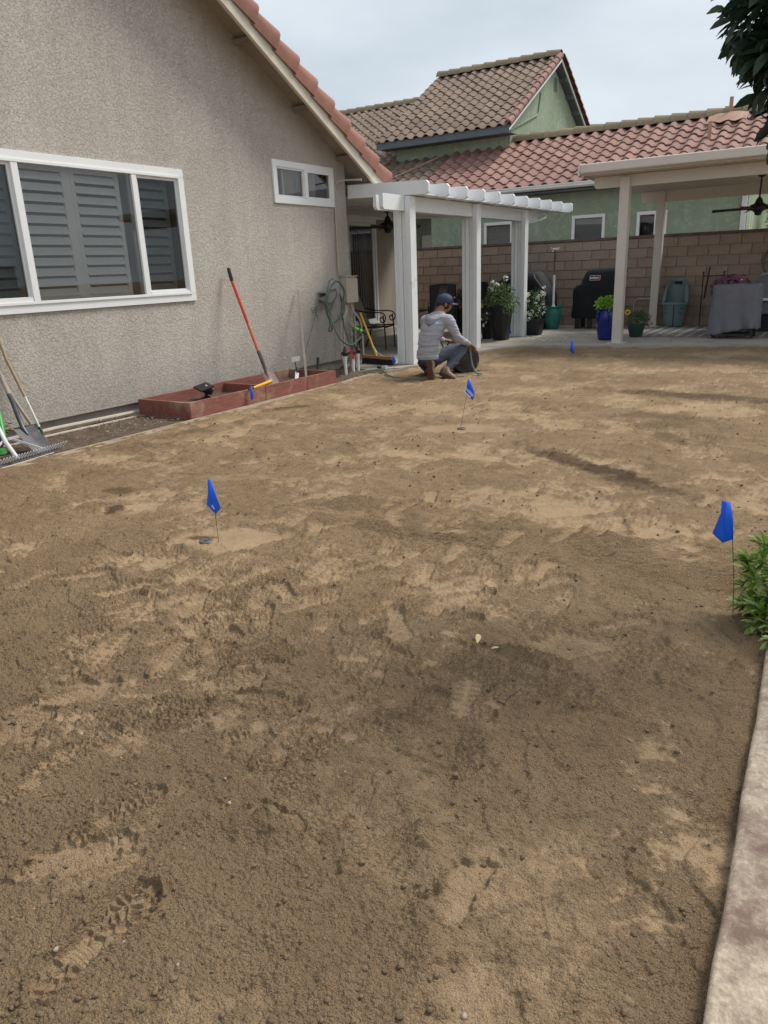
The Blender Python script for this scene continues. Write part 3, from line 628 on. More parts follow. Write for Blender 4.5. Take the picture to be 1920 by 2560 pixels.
MB().box(-16, -6.26, 10.22, 10.26, zsof(10.24)-.16, zsof(10.24)+.10).build('eave_fascia', M['cream'], rf)
# rake tiles: half barrels with a side apron
mb = MB(); prof = [(.075,-.085),(.085,.02),(.080,.075),(.055,.120),(.015,.140),(-.035,.135),(-.08,.10),(-.10,.05)]
inr = [(x*.80, z-.014) for x, z in prof]
n = len(prof); L_ = .44
for yy_, lift in ((0, .034), (L_, -.012)):
    s_ = 1.16 if yy_ == 0 else .92
    for (x, z) in prof: mb.v.append((x*s_, yy_, z*s_+lift))
for (x, z) in inr: mb.v.append((x*1.12, 0, z*1.12+.026))
mb.f = [(i, i+1, n+i+1, n+i) for i in range(n-1)]+[(i+1, i, 2*n+i, 2*n+i+1) for i in range(n-1)]
rake_me = mb.mesh('rake_tile', M['tile_terra'], smooth=True)
pit = math.atan(.5377)
d_ = .40*math.cos(pit)
for i in range(19):
    y = 10.33-i*d_; z = zlo(y)+.235
    # tile length axis points up slope (towards -y, +z)
    o = inst('rake_tile', rake_me, rf, (-6.245, y, z-.005), (0, 0, 0)); o.rotation_euler = Matrix(((1,0,0),(0,-math.cos(pit),-0),(0,0,1))).to_euler() if False else (pit, 0, 0)
    o.scale = (1, -1, 1); o.rotation_euler = (-pit, 0, 0)
    o.rotation_euler.z += rnd.uniform(-.012, .012)
# S profile tile shared by all roofs
def s_tile(mat_, w_=.33, L__=.40, h=.068):
    mb = MB(); P = []
    for k in range(9):
        t = k/8
        if t <= .62: x = w_*t; z = h*math.sin(math.pi*t/.62)**.8 if t > 0 else 0
        else: x = w_*t; z = -.010*math.sin(math.pi*(t-.62)/.38)
        P.append((x, z))
    n = len(P)
    for (x, z) in P: mb.v.append((x, 0, z+.034))
    for (x, z) in P: mb.v.append((x, L__, z))
    for (x, z) in P: mb.v.append((x, 0, z+.012))
    mb.f = [(i, i+1, n+i+1, n+i) for i in range(n-1)]+[(i+1, i, 2*n+i, 2*n+i+1) for i in range(n-1)]
    return mb.mesh('roof_tile', mat_, smooth=True)
# a few rows of field tiles behind the rake of this house, joined (hardly seen)
st_me = s_tile(M['tile_terra']); mb = MB(); n_t = 0
V0 = [v.co.copy() for v in st_me.vertices]; F0 = [tuple(p.vertices) for p in st_me.polygons]
for c_ in range(5):
    for r_ in range(20):
        y = 10.34-r_*.36*math.cos(pit); z = zsof(y)+.115+r_*0
        mb.add([(-6.36-(c_+1)*.33+v.x, y-v.y*math.cos(pit)-v.z*math.sin(pit)*0, z+v.y*math.sin(pit)+v.z) for v in V0], F0)
tag(mb.build('roof_tile', M['tile_terra'], rf, smooth=True, fix=False), kind='stuff')

# windows
def pane(mb, y0, y1, z0, z1, x): mb.add([(x,y0,z0),(x,y1,z0),(x,y1,z1),(x,y0,z1)], [(0,1,2,3)]); return mb
def ring(mb, x0, x1, y0, y1, z0, z1, t, tb=None):
    tb = tb or t
    mb.box(x0,x1,y0,y1,z0,z0+tb); mb.box(x0,x1,y0,y1,z1-t,z1); mb.box(x0,x1,y0,y0+t,z0+tb,z1-t); mb.box(x0,x1,y1-t,y1,z0+tb,z1-t); return mb
win = MB(); ring(win, W-.06, W+.022, 3.72, 6.53, 1.16, 2.56, .082, .085)
win = win.build('window', M['white'], house, bevel=.004); tag(win, label='wide three part sliding window with grey plantation shutters behind the glass')
ring(MB(), W-.05, W+.034, 3.79, 6.46, 1.235, 2.49, .028).build('inner_frame', M['white'], win, bevel=.003)
for a, b in ((4.435,4.505),(5.785,5.85)): MB().box(W-.05, W+.030, a, b, 1.262, 2.462).build('mullion', M['white'], win, bevel=.003)
MB().box(W-.03, W+.026, 3.95, 4.43, 1.262, 1.30).box(W-.03, W+.026, 5.86, 6.432, 1.262, 1.285).build('sill_track', M['white'], win)
# side sashes with screens
for a, b in ((3.818, 4.435), (5.85, 6.432)):
    ring(MB(), W-.035, W+.006, a, b, 1.275, 2.462, .028).build('sash', M['white_gutter'], win)
    pane(MB(), a+.028, b-.028, 1.30, 2.435, W-.012).build('screen', M['screen'], win)
    pane(MB(), a+.028, b-.028, 1.30, 2.435, W-.03).build('glass_pane', M['glass'], win)
pane(MB(), 4.505, 5.785, 1.262, 2.462, W+.004).build('glass_pane', M['glass'], win)
# shutters
lou = MB().loft([(-.5,0,0,.0055,.053),(.5,0,0,.0055,.053)], 12, 2.2).mesh('louver', M['shutter'], smooth=True)
sx_ = W-.145
for k, (a, b) in enumerate(((3.84,4.10),(4.18,4.44),(4.56,5.06),(5.20,5.70),(5.90,6.36))):
    st = .045
    ring(MB(), sx_-.014, sx_+.014, a-st, b+st, 1.24, 2.49, .05).build('shutter_stile', M['shutter'], win, bevel=.003)
    nlo = 12
    for i in range(nlo):
        z = 1.335+i*(2.395-1.335)/(nlo-1)
        o = inst('louver', lou, win, (sx_, (a+b)/2, z), (R(90), 0, 0), (1, 1, b-a-.004))
        o.rotation_euler = Matrix(((math.cos(.6),math.sin(.6),0),(0,0,1),(math.sin(.6),-math.cos(.6),0))).to_euler()
MB().box(sx_-.012, sx_+.012, 5.10, 5.155, 1.24, 2.49).build('shutter_post', M['shutter'], win)
MB().box(sx_-.3, sx_-.25, 3.6, 6.6, 1.1, 2.6).build('room_back', M['dark'], win)
# small high window
w2 = MB(); ring(w2, W-.06, W+.022, 8.11, 9.46, 2.295, 2.815, .078, .085)
w2 = w2.build('window', M['white'], house, bevel=.004); tag(w2, label='small high two part sliding window with white frame')
MB().box(W-.05, W+.026, 8.765, 8.825, 2.38, 2.737).build('mullion', M['white'], w2, bevel=.003)
ring(MB(), W-.04, W+.008, 8.19, 8.765, 2.38, 2.737, .022).build('sash', M['white_gutter'], w2)
ring(MB(), W-.04, W+.016, 8.825, 9.38, 2.38, 2.737, .026).build('sash', M['white'], w2)
pane(MB(), 8.21, 8.745, 2.40, 2.715, W-.014).build('glass_pane', M['glass'], w2)
pane(MB(), 8.85, 9.355, 2.405, 2.71, W-.004).build('glass_pane', M['glass'], w2)
ring(MB(), W-.12, W-.09, 8.42, 8.78, 2.38, 2.75, .03).build('inner_sash', M['shutter'], w2)
MB().box(W-.14, W-.125, 8.45, 8.75, 2.4, 2.73).box(W-.14, W-.125, 8.95, 9.2, 2.4, 2.73).build('blind', M['mortar'], w2)
MB().box(W-.34, W-.30, 8.0, 9.6, 2.2, 2.9).build('room_back', M['dark'], w2)
# rear wing with the sliding door
wx_ = -9.3
mb = MB()
for a, b, z0, z1 in ((9.77,12.7,.05,2.9),(12.7,14.87,2.47,2.9),(12.7,14.87,.05,.26),(14.87,15.72,.05,2.9)):
    mb.box(wx_-.15, wx_, a, b, z0, z1)
mb.box(-16, wx_-.15, 15.57, 15.72, -.1, 2.9)
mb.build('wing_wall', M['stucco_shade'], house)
MB().box(-16.2, wx_+.10, 9.7, 16.0, 2.9, 3.05).build('wing_roof', M['tile_brown'], house)
dr = MB(); ring(dr, wx_-.06, wx_+.03, 12.7, 14.87, .26, 2.47, .075, .05)
dr = dr.build('sliding_door', M['white'], house, bevel=.004)
ring(MB(), wx_-.035, wx_+.012, 13.75, 14.79, .31, 2.39, .06).build('door_leaf', M['white'], dr)
ring(MB(), wx_-.055, wx_-.01, 12.78, 13.80, .31, 2.39, .055).build('door_leaf', M['blackmetal'], dr)
pane(MB(), 13.81, 14.73, .37, 2.33, wx_-.01).build('glass_pane', M['glass'], dr)
pane(MB(), 12.83, 13.75, .37, 2.33, wx_-.03).build('glass_pane', M['screen'], dr)
sl = MB().box(-.004,.004,-.042,.042,0,2.0).mesh('blind_slat', M['blind'])
for i in range(10): inst('blind_slat', sl, dr, (wx_-.16, 13.9+i*.09, .36), (0,0,R(25)))
MB().box(wx_-.6, wx_-.5, 12.5, 15, .2, 2.5).build('room_back', M['dark'], dr)
MB().box(wx_, wx_+.42, 13.2, 15.35, .05, .165).build('door_step', M['concrete'], house, bevel=.01)

# conduit pipes on the foundation
ps = thing('wall_pipes', (-6.5, 5, 0), 'two painted beige pipes running low along the house foundation', 'pipe')
MB().tube([(-6.54,3.6,.05),(-6.54,4.4,.062),(-6.54,5.6,.046)], .021).build('pipe', M['beigepipe'], ps, smooth=True)
MB().tube([(-6.50,3.6,-.0),(-6.50,4.3,.012),(-6.50,5.45,.004)], .015).build('pipe', M['beigepipe'], ps, smooth=True)
for y in (4.9, 5.1): MB().tube([(-6.54,y,.05),(-6.54,y+.02,.05)], .027).build('clamp', M['beigepipe'], ps)

# ---------------------------------------------------------------- neighbour house
nb = thing('green_house', (-7, 19.5, 0), 'sage green stucco house with red and brown tiled roofs behind the block wall', 'house')
def fwall(mb, y, x0, x1, z0, z1, holes, d=.15):         # wall facing -y with openings (x0,x1,z0,z1)
    xs_ = sorted({x0, x1, *[h[0] for h in holes], *[h[1] for h in holes]})
    for a, b in zip(xs_[:-1], xs_[1:]):
        h = [h for h in holes if h[0] <= a+1e-6 and h[1] >= b-1e-6]
        if h: mb.box(a, b, y, y+d, z0, h[0][2]); mb.box(a, b, y, y+d, h[0][3], z1)
        else: mb.box(a, b, y, y+d, z0, z1)
NW = [(-8.72,-7.97,1.35,2.44),(-6.32,-5.56,1.35,2.46),(-4.73,-4.10,1.35,2.44)]
mb = MB(); fwall(mb, 19.5, -10.35, -2.35, -.1, 3.25, NW)
mb.box(-2.5, -2.35, 19.65, 26, -.1, 3.3); mb.box(-10.35, -10.2, 19.65, 22, -.1, 3.4)
mb.build('lower_wall', M['green'], nb)
mb = MB(); fwall(mb, 22.0, -18, -10.35, -.1, 4.4, [(-12.1,-11.6,1.4,2.4)]); mb.build('porch_wall', M['green'], nb)
MB().box(-12.05,-11.65,22.05,22.08,1.4,2.4).build('porch_window', M['shutter'], nb)
def nwin(a, b, z0, z1, y, split=False, blind=True):
    f = MB(); t = .06
    f.box(a-.035,b+.035,y-.022,y+.05,z1-.02,z1+.055); f.box(a-.035,b+.035,y-.022,y+.05,z0-.055,z0+.02); f.box(a-.035,a+.035,y-.022,y+.05,z0+.02,z1-.02); f.box(b-.035,b+.035,y-.022,y+.05,z0+.02,z1-.02)
    f = f.build('window', M['white'], nb, bevel=.004)
    if split: MB().box(a+.38,a+.50,y-.018,y+.04,z0+.02,z1-.02).build('mullion', M['white'], f)
    MB().add([(a,y+.03,z0),(b,y+.03,z0),(b,y+.03,z1),(a,y+.03,z1)], [(0,1,2,3)]).build('glass_pane', M['glass'], f)
    if blind:
        s = MB().box(a+.01,b-.01,-.002,.002,-.017,.017).mesh('blind_slat', M['blind'], chain_off(f))
        k = int((z1-z0)/.036)
        s = MB()
        for i in range(k): s.bar((a+.02,y+.09,z0+i*.036+.018),(b-.02,y+.09,z0+i*.036+.018),.004,.036,(0,.5,1))
        tag(s.build('blind_slat', M['blind'], f), kind='stuff')
    MB().box(a-.02,b+.02,y+.20,y+.22,z0-.05,z1+.05).build('room_back', M['dark'], f)
nwin(*NW[0], 19.5); nwin(*NW[1], 19.5); nwin(*NW[2], 19.5, True, False)
MB().box(-2.362,-2.345,20.1,20.16,1.3,2.35).box(-2.362,-2.345,20.5,20.56,1.3,2.35).build('side_window', M['white'], nb)
MB().box(-2.47,-2.365,19.40,19.49,-.05,3.10).build('downspout', M['white_gutter'], nb, bevel=.008)
# roof decks
def zp(y): return 3.285+.5*(y-19)
def deck(mb, x0, x1, y0, y1, off=-.06, t=.08):
    mb.prism([(x0,y0,zp(y0)+off),(x0,y1,zp(y1)+off),(x0,y1,zp(y1)+off-t),(x0,y0,zp(y0)+off-t)], (x1-x0,0,0))
mb = MB(); deck(mb, -10.7, -1.95, 19, 22); deck(mb, -20, -10.7, 19.4, 27); 
mb.prism([(-10.7,22,zp(22)-.06),(-10.7,26,zp(18)-.06),(-10.7,26,zp(18)-.14),(-10.7,22,zp(22)-.14)], (8.75,0,0))
mb.prism([(-20,27,zp(27)-.06),(-20,31,zp(23)-.06),(-20,31,zp(23)-.14),(-20,27,zp(27)-.14)], (9.3,0,0))
roofn = mb.build('roof', M['roofpaper'], nb)
MB().box(-10.4,-1.95,19.04,19.5,3.06,3.10).build('soffit', M['bluegrey'], roofn)
MB().prism([(-8.8,18.90,3.235),(-8.8,18.90,3.16),(-8.8,18.94,3.125),(-8.8,19.03,3.12),(-8.8,19.03,3.235)], (6.9,0,0)).build('gutter', M['white_gutter'], roofn, smooth=False)
MB().box(-8.8,-1.95,18.885,18.90,3.21,3.24).build('gutter_lip', M['white_gutter'], roofn)
MB().box(-10.7,-8.8,19.0,19.03,3.1,3.235).build('fascia', M['bluegrey'], roofn)
p5 = math.atan(.5); ex = .36
red_me = s_tile(M['tile_red']); brn_me = s_tile(M['tile_brown'])
VB = [v.co.copy() for v in brn_me.vertices]; FB = [tuple(p.vertices) for p in brn_me.polygons]
def put_tile(mb, V, F, x, y, z, pt, jit):
    c_, s_ = math.cos(pt), math.sin(pt)
    mb.add([(x+v.x+jit[0], y+v.y*c_-v.z*s_+jit[1], z+v.y*s_+v.z*c_+jit[2]) for v in V], F)
cnt = 0
for r_ in range(9):
    for c_ in range(26):
        x = -10.68+c_*.335; y = 18.93+r_*ex*math.cos(p5)*1.0; z = zp(y)-.05
        o = inst('roof_tile', red_me, roofn, (x+rnd.uniform(-.006,.006), y+rnd.uniform(-.006,.006), z+rnd.uniform(0,.006)), (p5+rnd.uniform(-.01,.01), rnd.uniform(-.012,.012), 0)); cnt += 1
mb = MB()
for r_ in range(26):
    for c_ in range(28):
        x = -20.06+c_*.335; y = 18.93+r_*ex*math.cos(p5)
        if y > 26.75 or (y > 21.45 and x > -12.62-.2) : continue
        put_tile(mb, VB, FB, x, y, zp(y)-.05, p5+rnd.uniform(-.015,.015), (rnd.uniform(-.008,.008), rnd.uniform(-.008,.008), rnd.uniform(0,.008)))
brn_low = mb.build('roof_tile', M['tile_brown'], roofn, smooth=True, fix=False, kind='stuff')
# ridge caps
rc_me = MB(); pr_ = [(-.20,-.13),(-.14,-.02),(-.07,.045),(0,.065),(.07,.045),(.14,-.02),(.20,-.13)]
for xx, s_ in ((0,1.10),(.46,.95)):
    for (a, b) in pr_: rc_me.v.append((xx, a*s_, b*s_+(.045 if xx == 0 else -.005)))
for (a, b) in pr_: rc_me.v.append((0, a*.98, b*.98+.012))
rc_me.f = [(i, i+1, 8+i, 7+i) for i in range(6)]+[(i+1, i, 14+i, 15+i) for i in range(6)]
ridge_me = rc_me.mesh('ridge_tile', M['tile_ridge'], smooth=True)
for i in range(21): inst('ridge_tile', ridge_me, roofn, (-10.95+i*.42, 22.0, zp(22)+.035), (0,R(-2),rnd.uniform(-.02,.02)))
for i in range(18): inst('ridge_tile', ridge_me, roofn, (-20+i*.42, 27.0, zp(27)+.04), (0,R(-2),rnd.uniform(-.02,.02)))
for a, b in (((-11.93,19.9,3.86),(-10.9,21.2,4.5)),((-13.2,20.6,4.2),(-12.7,21.5,4.62))): MB().tube([a, b], .016).build('conduit', M['copper'], roofn)
# vent pipes with flashing
for x, y, h in ((-3.23,21.75,.42),(-3.47,20.55,.36)):
    vp = MB().tube([(x,y,zp(y)-.05),(x,y,zp(y)+h)], .045, 12).build('vent_pipe', M['copper'], roofn, smooth=True)
mb = MB(); rs = random.Random(4); Qx = np.linspace(-3.70,-2.80,12)
for q_ in Qx: mb.v += [(float(q_), 21.30+.05*math.sin(q_*19)+.12*abs(q_+3.25), zp(21.3)+.07+.03*math.sin(q_*19)), (float(q_), 21.66, zp(21.66)+.10+.02*math.sin(q_*14)+.05*max(0,1-abs(q_+3.23)*5))]
mb.f = [(2*i,2*i+2,2*i+3,2*i+1) for i in range(11)]
mb.build('flashing', M['copper'], roofn)
# upper storey
mb = MB()
mb.box(-12.63,-8.96,21.6,21.75,3.9,5.08)
mb.prism([(-9.11,21.75,3.5),(-9.11,28.6,3.5),(-9.11,28.6,5.25),(-9.11,25.13,7.25),(-9.11,21.75,5.28)], (.15,0,0))
mb.build('upper_wall', M['green'], nb)
pu = .583; ptu = math.atan(pu)
def zu(y): return 5.085+pu*(y-21.0)
mb = MB()
mb.prism([(-12.95,21.0,zu(21)-.05),(-12.95,25.13,zu(25.13)-.05),(-12.95,29.26,zu(21)-.05),(-12.95,29.26,zu(21)-.13),(-12.95,25.13,zu(25.13)-.13),(-12.95,21.0,zu(21)-.13)], (4.26,0,0))
roofu = mb.build('upper_roof', M['roofpaper'], nb)
MB().box(-12.95,-8.69,20.96,21.0,4.84,5.03).build('fascia', M['bluegrey'], roofu)
MB().box(-12.95,-8.72,21.0,21.6,4.86,4.88).build('soffit', M['bluegrey'], roofu)
mb = MB()
mb.prism([(-8.72,21.0,zu(21)-.20),(-8.72,25.13,zu(25.13)-.20),(-8.72,25.13,zu(25.13)-.05),(-8.72,21.0,zu(21)-.05)], (.03,0,0))
mb.prism([(-8.72,29.2,zu(21)-.16),(-8.72,25.13,zu(25.13)-.20),(-8.72,25.13,zu(25.13)-.05),(-8.72,29.2,zu(21)-.01)], (.03,0,0))
mb.build('bargeboard', M['white_gutter'], roofu)
mb = MB().prism([(-8.96,29.2,zu(21)-.16),(-8.96,25.2,zu(25.06)-.2),(-8.96,25.2,zu(25.06)-.17),(-8.96,29.2,zu(21)-.13)], (.24,0,0)).build('rake_soffit', M['bluegrey'], roofu)
for i in range(6):
    y = 25.7+i*.65; MB().box(-8.97,-8.72,y,y+.05,zu(50.26-y)-.33,zu(50.26-y)-.18).build('lookout', M['bluegrey'], roofu)
up_me = s_tile(M['tile_brown']); mb = MB(); k_ = 0
for r_ in range(13):
    for c_ in range(13):
        x = -12.97+c_*.327; y = 20.93+r_*.371*math.cos(ptu); z = zu(y)-.045
        if r_ < 4 and k_ < 45:
            inst('roof_tile', up_me, roofu, (x, y, z), (ptu+rnd.uniform(-.01,.01), rnd.uniform(-.01,.01), 0)); k_ += 1
        else: put_tile(mb, VB, FB, x, y, z, ptu+rnd.uniform(-.015,.015), (rnd.uniform(-.006,.006), rnd.uniform(-.006,.006), rnd.uniform(0,.006)))
mb.build('roof_tile', M['tile_brown'], roofu, smooth=True, fix=False, kind='stuff')
rk = MB(); P8 = [(.09*math.cos(a), .09*math.sin(a)) for a in np.linspace(-.5, math.pi+.2, 8)]
for yy_, s_, l_ in ((0,1.12,.02),(.42,.95,0)):
    for a, b in P8: rk.v.append((a*s_, yy_, b*s_+l_))
for a, b in P8: rk.v.append((a*.95, 0, b*.95))
rk.f = [(i, i+1, 9+i, 8+i) for i in range(7)]+[(i+1, i, 16+i, 17+i) for i in range(7)]
rku = rk.mesh('rake_tile', M['tile_red'], smooth=True)
for i in range(13): 
    y = 20.93+i*.36*math.cos(ptu); inst('rake_tile', rku, roofu, (-8.70, y, zu(y)+.01), (ptu,0,0))
for i in range(13):
    y = 29.3-i*.36*math.cos(ptu); o = inst('rake_tile', rku, roofu, (-8.70, y, zu(50.26-y)+.01), (ptu,0,math.pi))
for i in range(10): inst('ridge_tile', ridge_me, roofu, (-12.95+i*.42, 25.13, zu(25.13)+.06), (0,R(-2),rnd.uniform(-.02,.02)))
vt = MB().box(-8.965,-8.945,25.19,25.47,6.52,6.92).build('gable_vent', M['green'], nb)
mb = MB()
for i in range(6): mb.box(-8.945,-8.94,25.22,25.44,6.55+i*.062,6.585+i*.062)
mb.build('vent_slot', M['dark'], vt)
MB().tube([(-8.94,24.03,6.3),(-8.94,23.85,5.73),(-8.94,23.75,5.66),(-8.94,21.85,5.07),(-8.94,21.68,5.0),(-8.94,21.63,4.8),(-8.94,21.63,4.3)], .028).build('conduit', M['green'], nb, smooth=True)

# ---------------------------------------------------------------- block wall
bw = thing('block_wall', (-5, 17.2, 0), 'brown slump block garden wall behind both patio covers', 'wall')
MB().box(-16, 2.2, 17.07, 17.23, -.1, 1.838).build('mortar_core', M['mortar'], bw)
bl = MB().box(-.194,.194,-.018,.10,-.0915,.0915).mesh('block', M['block'], bevel=.006)
n = 0
for r_ in range(9):
    for c_ in range(28):
        x = -9.9+c_*.4+(.2 if r_ % 2 else 0)
        if x > 1.4: continue
        o = inst('block', bl, bw, (x, 17.07+rnd.uniform(-.002,.004), .05+.099+r_*.198), (rnd.uniform(-.006,.006), 0, rnd.uniform(-.006,.006))); n += 1
for c_ in range(29):
    x = -10+c_*.4
    if x < 1.9: inst('cap_block', MB().box(-.197,.197,-.09,.12,0,.055).mesh('cap_block', M['cap'], bevel=.006) if c_ == 0 else bpy.data.meshes['cap_block'], bw, (x, 17.13, 1.838))
MB().box(-16,-10.2,17.03,17.25,1.838,1.893).build('cap_run', M['cap'], bw)
# fence and wall far to the right, seen mirrored in the window glass
fr = thing('side_fence', (4.2, 6, 0), 'pale board fence along the far right side of the yard', 'fence')
fb = MB().box(0,.03,0,.19,0,1.85).mesh('board', M['fence_vinyl'])
for i in range(62): inst('board', fb, fr, (4.2, -1+i*.2, 0))
MB().box(4.23,4.27,-1,11.4,.3,.4).box(4.23,4.27,-1,11.4,1.5,1.6).build('rail', M['fence_vinyl'], fr)

# ---------------------------------------------------------------- white patio cover
pg = thing('white_patio_cover', (-5.6, 12.8, .05), 'white aluminium patio cover with scalloped rafter tails on three double posts', 'patio cover')
tail = [(-5.24,.03),(-5.24,.145),(-5.275,.18)]
def rz(x): return 2.39+.03*(-5.24-x)
for k in range(11):
    y = 9.80+.625*k
    x1 = -9.28 if k else -6.58
    mb = MB().prism([(x1,y,rz(x1)),(-5.29,y,rz(-5.29)),(-5.24,y,2.42),(-5.24,y,2.535),(-5.275,y,2.572),(x1,y,rz(x1)+.18)], (0,.05,0))
    mb.build('rafter', M['white_alu'], pg, bevel=.003)
MB().prism([(-9.28,9.86,rz(-9.28)+.012),(-5.42,9.86,rz(-5.42)+.012),(-5.42,9.86,rz(-5.42)+.03),(-9.28,9.86,rz(-9.28)+.03)], (0,6.2,0)).build('roof_pan', M['white_alu'], pg)
MB().box(-9.29,-9.2,9.85,15.9,2.47,2.62).build('ledger', M['white_alu'], pg)
mb = MB()
mb.prism([(-5.68,9.20,2.40),(-5.68,9.20,2.23),(-5.68,9.235,2.195),(-5.68,15.05,2.195),(-5.68,15.15,2.26),(-5.68,15.15,2.40)], (.065,0,0))
mb.build('beam', M['tan_alu'] if False else M['white_alu'], pg, bevel=.003)
MB().prism([(-5.86,9.34,2.40),(-5.86,9.34,2.24),(-5.86,9.375,2.205),(-5.86,15.05,2.205),(-5.86,15.12,2.40)], (.05,0,0)).build('beam', M['white_alu'], pg, bevel=.003)
for y in (9.78, 12.02, 14.20):
    b = MB().box(-5.81,-5.685,y+.01,y+.135,.052,2.39)
    b.box(-5.735,-5.712,y-.006,y+.01,.052,2.20).box(-5.80,-5.778,y-.006,y+.01,.052,2.20)
    b.build('inner_post', M['white_alu'], pg, bevel=.004)
    b = MB().box(-5.612,-5.53,y,y+.17,.052,2.39).box(-5.68,-5.612,y+.03,y+.135,.052,2.192)
    b.box(-5.526,-5.52,y+.02,y+.15,.052,2.39) if False else None
    b.build('outer_post', M['white_alu'], pg, bevel=.004)
    for z in (.75,1.45,1.95):
        MB().lathe([(.009,0),(.006,.004)], (0,0,0), 8).build('screw', M['white_gutter'], pg).location = Vector((-5.57,y-.001,z))-chain_off(pg)
MB().tube([(-5.60,15.2,2.36),(-5.52,15.22,2.35),(-5.50,15.2,2.28),(-5.56,15.0,2.22),(-5.62,14.45,2.16)], .022).build('drain_pipe', M['white_gutter'], pg, smooth=True)

# ---------------------------------------------------------------- tan patio cover
tp = thing('tan_patio_cover', (-3.4, 13.4, .05), 'tan flat roofed patio cover with gutter and square posts at the right', 'patio cover')
MB().prism([(-4.10,12.95,2.745),(-4.10,12.88,2.78),(-4.10,12.88,2.90),(-4.10,12.95,2.915)], (6.2,0,0)).build('gutter_fascia', M['tan_alu'], tp, bevel=.006)
MB().box(-4.13,-4.095,12.86,12.97,2.735,2.925).build('end_cap', M['tan_alu'], tp, bevel=.004)
MB().box(-4.10,-4.06,12.97,17.25,2.72,2.90).build('side_fascia', M['tan_alu'], tp, bevel=.004)
MB().prism([(-3.98,13.30,2.735),(-3.98,13.30,2.60),(-3.94,13.30,2.555),(2.1,13.30,2.555),(2.1,13.30,2.735)], (0,.075,0)).build('beam', M['tan_alu'], tp, bevel=.004)
MB().prism([(-4.02,16.72,2.70),(-4.02,16.72,2.56),(-3.97,16.72,2.50),(2.1,16.72,2.50),(2.1,16.72,2.70)], (0,.075,0)).build('beam', M['tan_alu'], tp, bevel=.004)
pn = MB().prism([(0,12.97,2.742),(0,17.2,2.712),(0,17.2,2.76),(0,12.97,2.79)], (.136,0,0)).mesh('ceiling_panel', M['tan_alu'], bevel=.004)
for i in range(44): 
    o = link(bpy.data.objects.new('ceiling_panel', pn), tp); o.location = Vector((-4.05+i*.14, 0, 0))-chain_off(tp)
for x, y in ((-3.46,13.31),(-3.62,16.74)):
    MB().box(x-.078,x+.078,y-.078,y+.078,.052,2.70).build('post', M['tan_alu'], tp, bevel=.006)
    MB().box(x-.15,x+.15,y-.15,y+.15,.051,.062).build('base_plate', M['tan_alu'], tp, bevel=.003)
    mb = MB()
    for z in (2.62,2.45,2.25,1.3,.5): mb.lathe([(.010,-.003),(.006,.001)], (0,0,0), 8)
    for dx, z in ((-.045,2.62),(.045,2.62),(0,2.42),(-.01,1.3),(.02,.6)): mb.box(x+dx-.008,x+dx+.008,y-.082,y-.078,z-.008,z+.008)
    mb.build('bolt', M['white_gutter'], tp)

# ceiling fans
def fan(loc, drop, r_, rot, label):
    t = thing('ceiling_fan', loc, label, 'fan', 'black ceiling fans under the patio covers')
    z = loc[2]; x, y = loc[0], loc[1]
    MB().lathe([(.02,-.07),(.06,-.05),(.075,0)], (x,y,z)).build('canopy_cap', M['blackmetal'], t, smooth=True)
    MB().tube([(x,y,z-.03),(x,y,z-drop)], .015).build('down_rod', M['blackmetal'], t)
    zz = z-drop
    MB().lathe([(.02,-.30),(.05,-.29),(.062,-.25),(.085,-.225),(.15,-.205),(.16,-.165),(.14,-.13),(.07,-.10),(.05,-.04),(.02,.0)], (x,y,zz)).build('motor', M['blackmetal'], t, smooth=True)
    for k in range(5):
        a = rot+k*2*math.pi/5; ca, sa = math.cos(a), math.sin(a); mb = MB(); top = []
        for (d, wd) in ((.12,.035),(.22,.06),(.34,.078),(.5,.080),(.62,.066),(r_,.025)):
            for sgn in (-1,1): top.append((x+ca*d-sa*wd*sgn, y+sa*d+ca*wd*sgn, zz-.17-.022*sgn-.02*d))
        nn = len(top); mb.v = top+[(p[0],p[1],p[2]-.008) for p in top]
        for i in range(0, nn-2, 2): mb.f += [(i,i+1,i+3,i+2),(nn+i,nn+i+2,nn+i+3,nn+i+1),(i,i+2,nn+i+2,nn+i),(i+1,nn+i+1,nn+i+3,i+3)]
        mb.build('blade', M['blackmetal'], t, smooth=True)
fan((-7.45,12.35,2.46), .12, .70, R(205), 'black ceiling fan hanging under the white patio cover by the sliding door')
fan((-1.66,15.2,2.74), .38, .74, R(183), 'black ceiling fan hanging under the tan patio cover at the right edge')

# ---------------------------------------------------------------- planter box
pb = thing('planter_box', (-6.1, 6.7, 0), 'long red stained wooden planter box against the house wall', 'planter box')
z0, z1 = -.03, .185
for a, b in ((5.42,6.62),(6.623,7.42),(7.423,8.05)): MB().box(-5.775,-5.735,a,b,z0,z1+rnd.uniform(-.004,.002)).build('board', M['redwood'], pb, bevel=.004)
for a, b in ((5.46,6.75),(6.753,8.05)): MB().box(-6.52,-6.48,a,b,z0,z1).build('board', M['redwood'], pb, bevel=.004)
MB().box(-6.52,-5.777,5.42,5.458,z0,z1).build('board', M['redwood'], pb, bevel=.004)
MB().box(-6.48,-5.777,8.01,8.05,z0,z1-.01).build('board', M['redwood'], pb, bevel=.004)
MB().box(-6.48,-5.777,6.72,6.755,z0,z1-.012).build('divider_board', M['redwood'], pb, bevel=.004)
X_, Y_ = np.meshgrid(np.linspace(-6.48,-5.776,40), np.linspace(5.46,8.01,140)); X_ = X_.ravel(); Y_ = Y_.ravel(); f1, f2 = worley(X_*24, Y_*24)
mb = MB(); mb.v = list(zip(X_.tolist(), Y_.tolist(), (.075+.02*perlin(X_*7, Y_*7)+.012*perlin(X_*30, Y_*30)-.01*f1).tolist())); mb.f = [(j*40+i, j*40+i+1, (j+1)*40+i+1, (j+1)*40+i) for j in range(139) for i in range(39)]
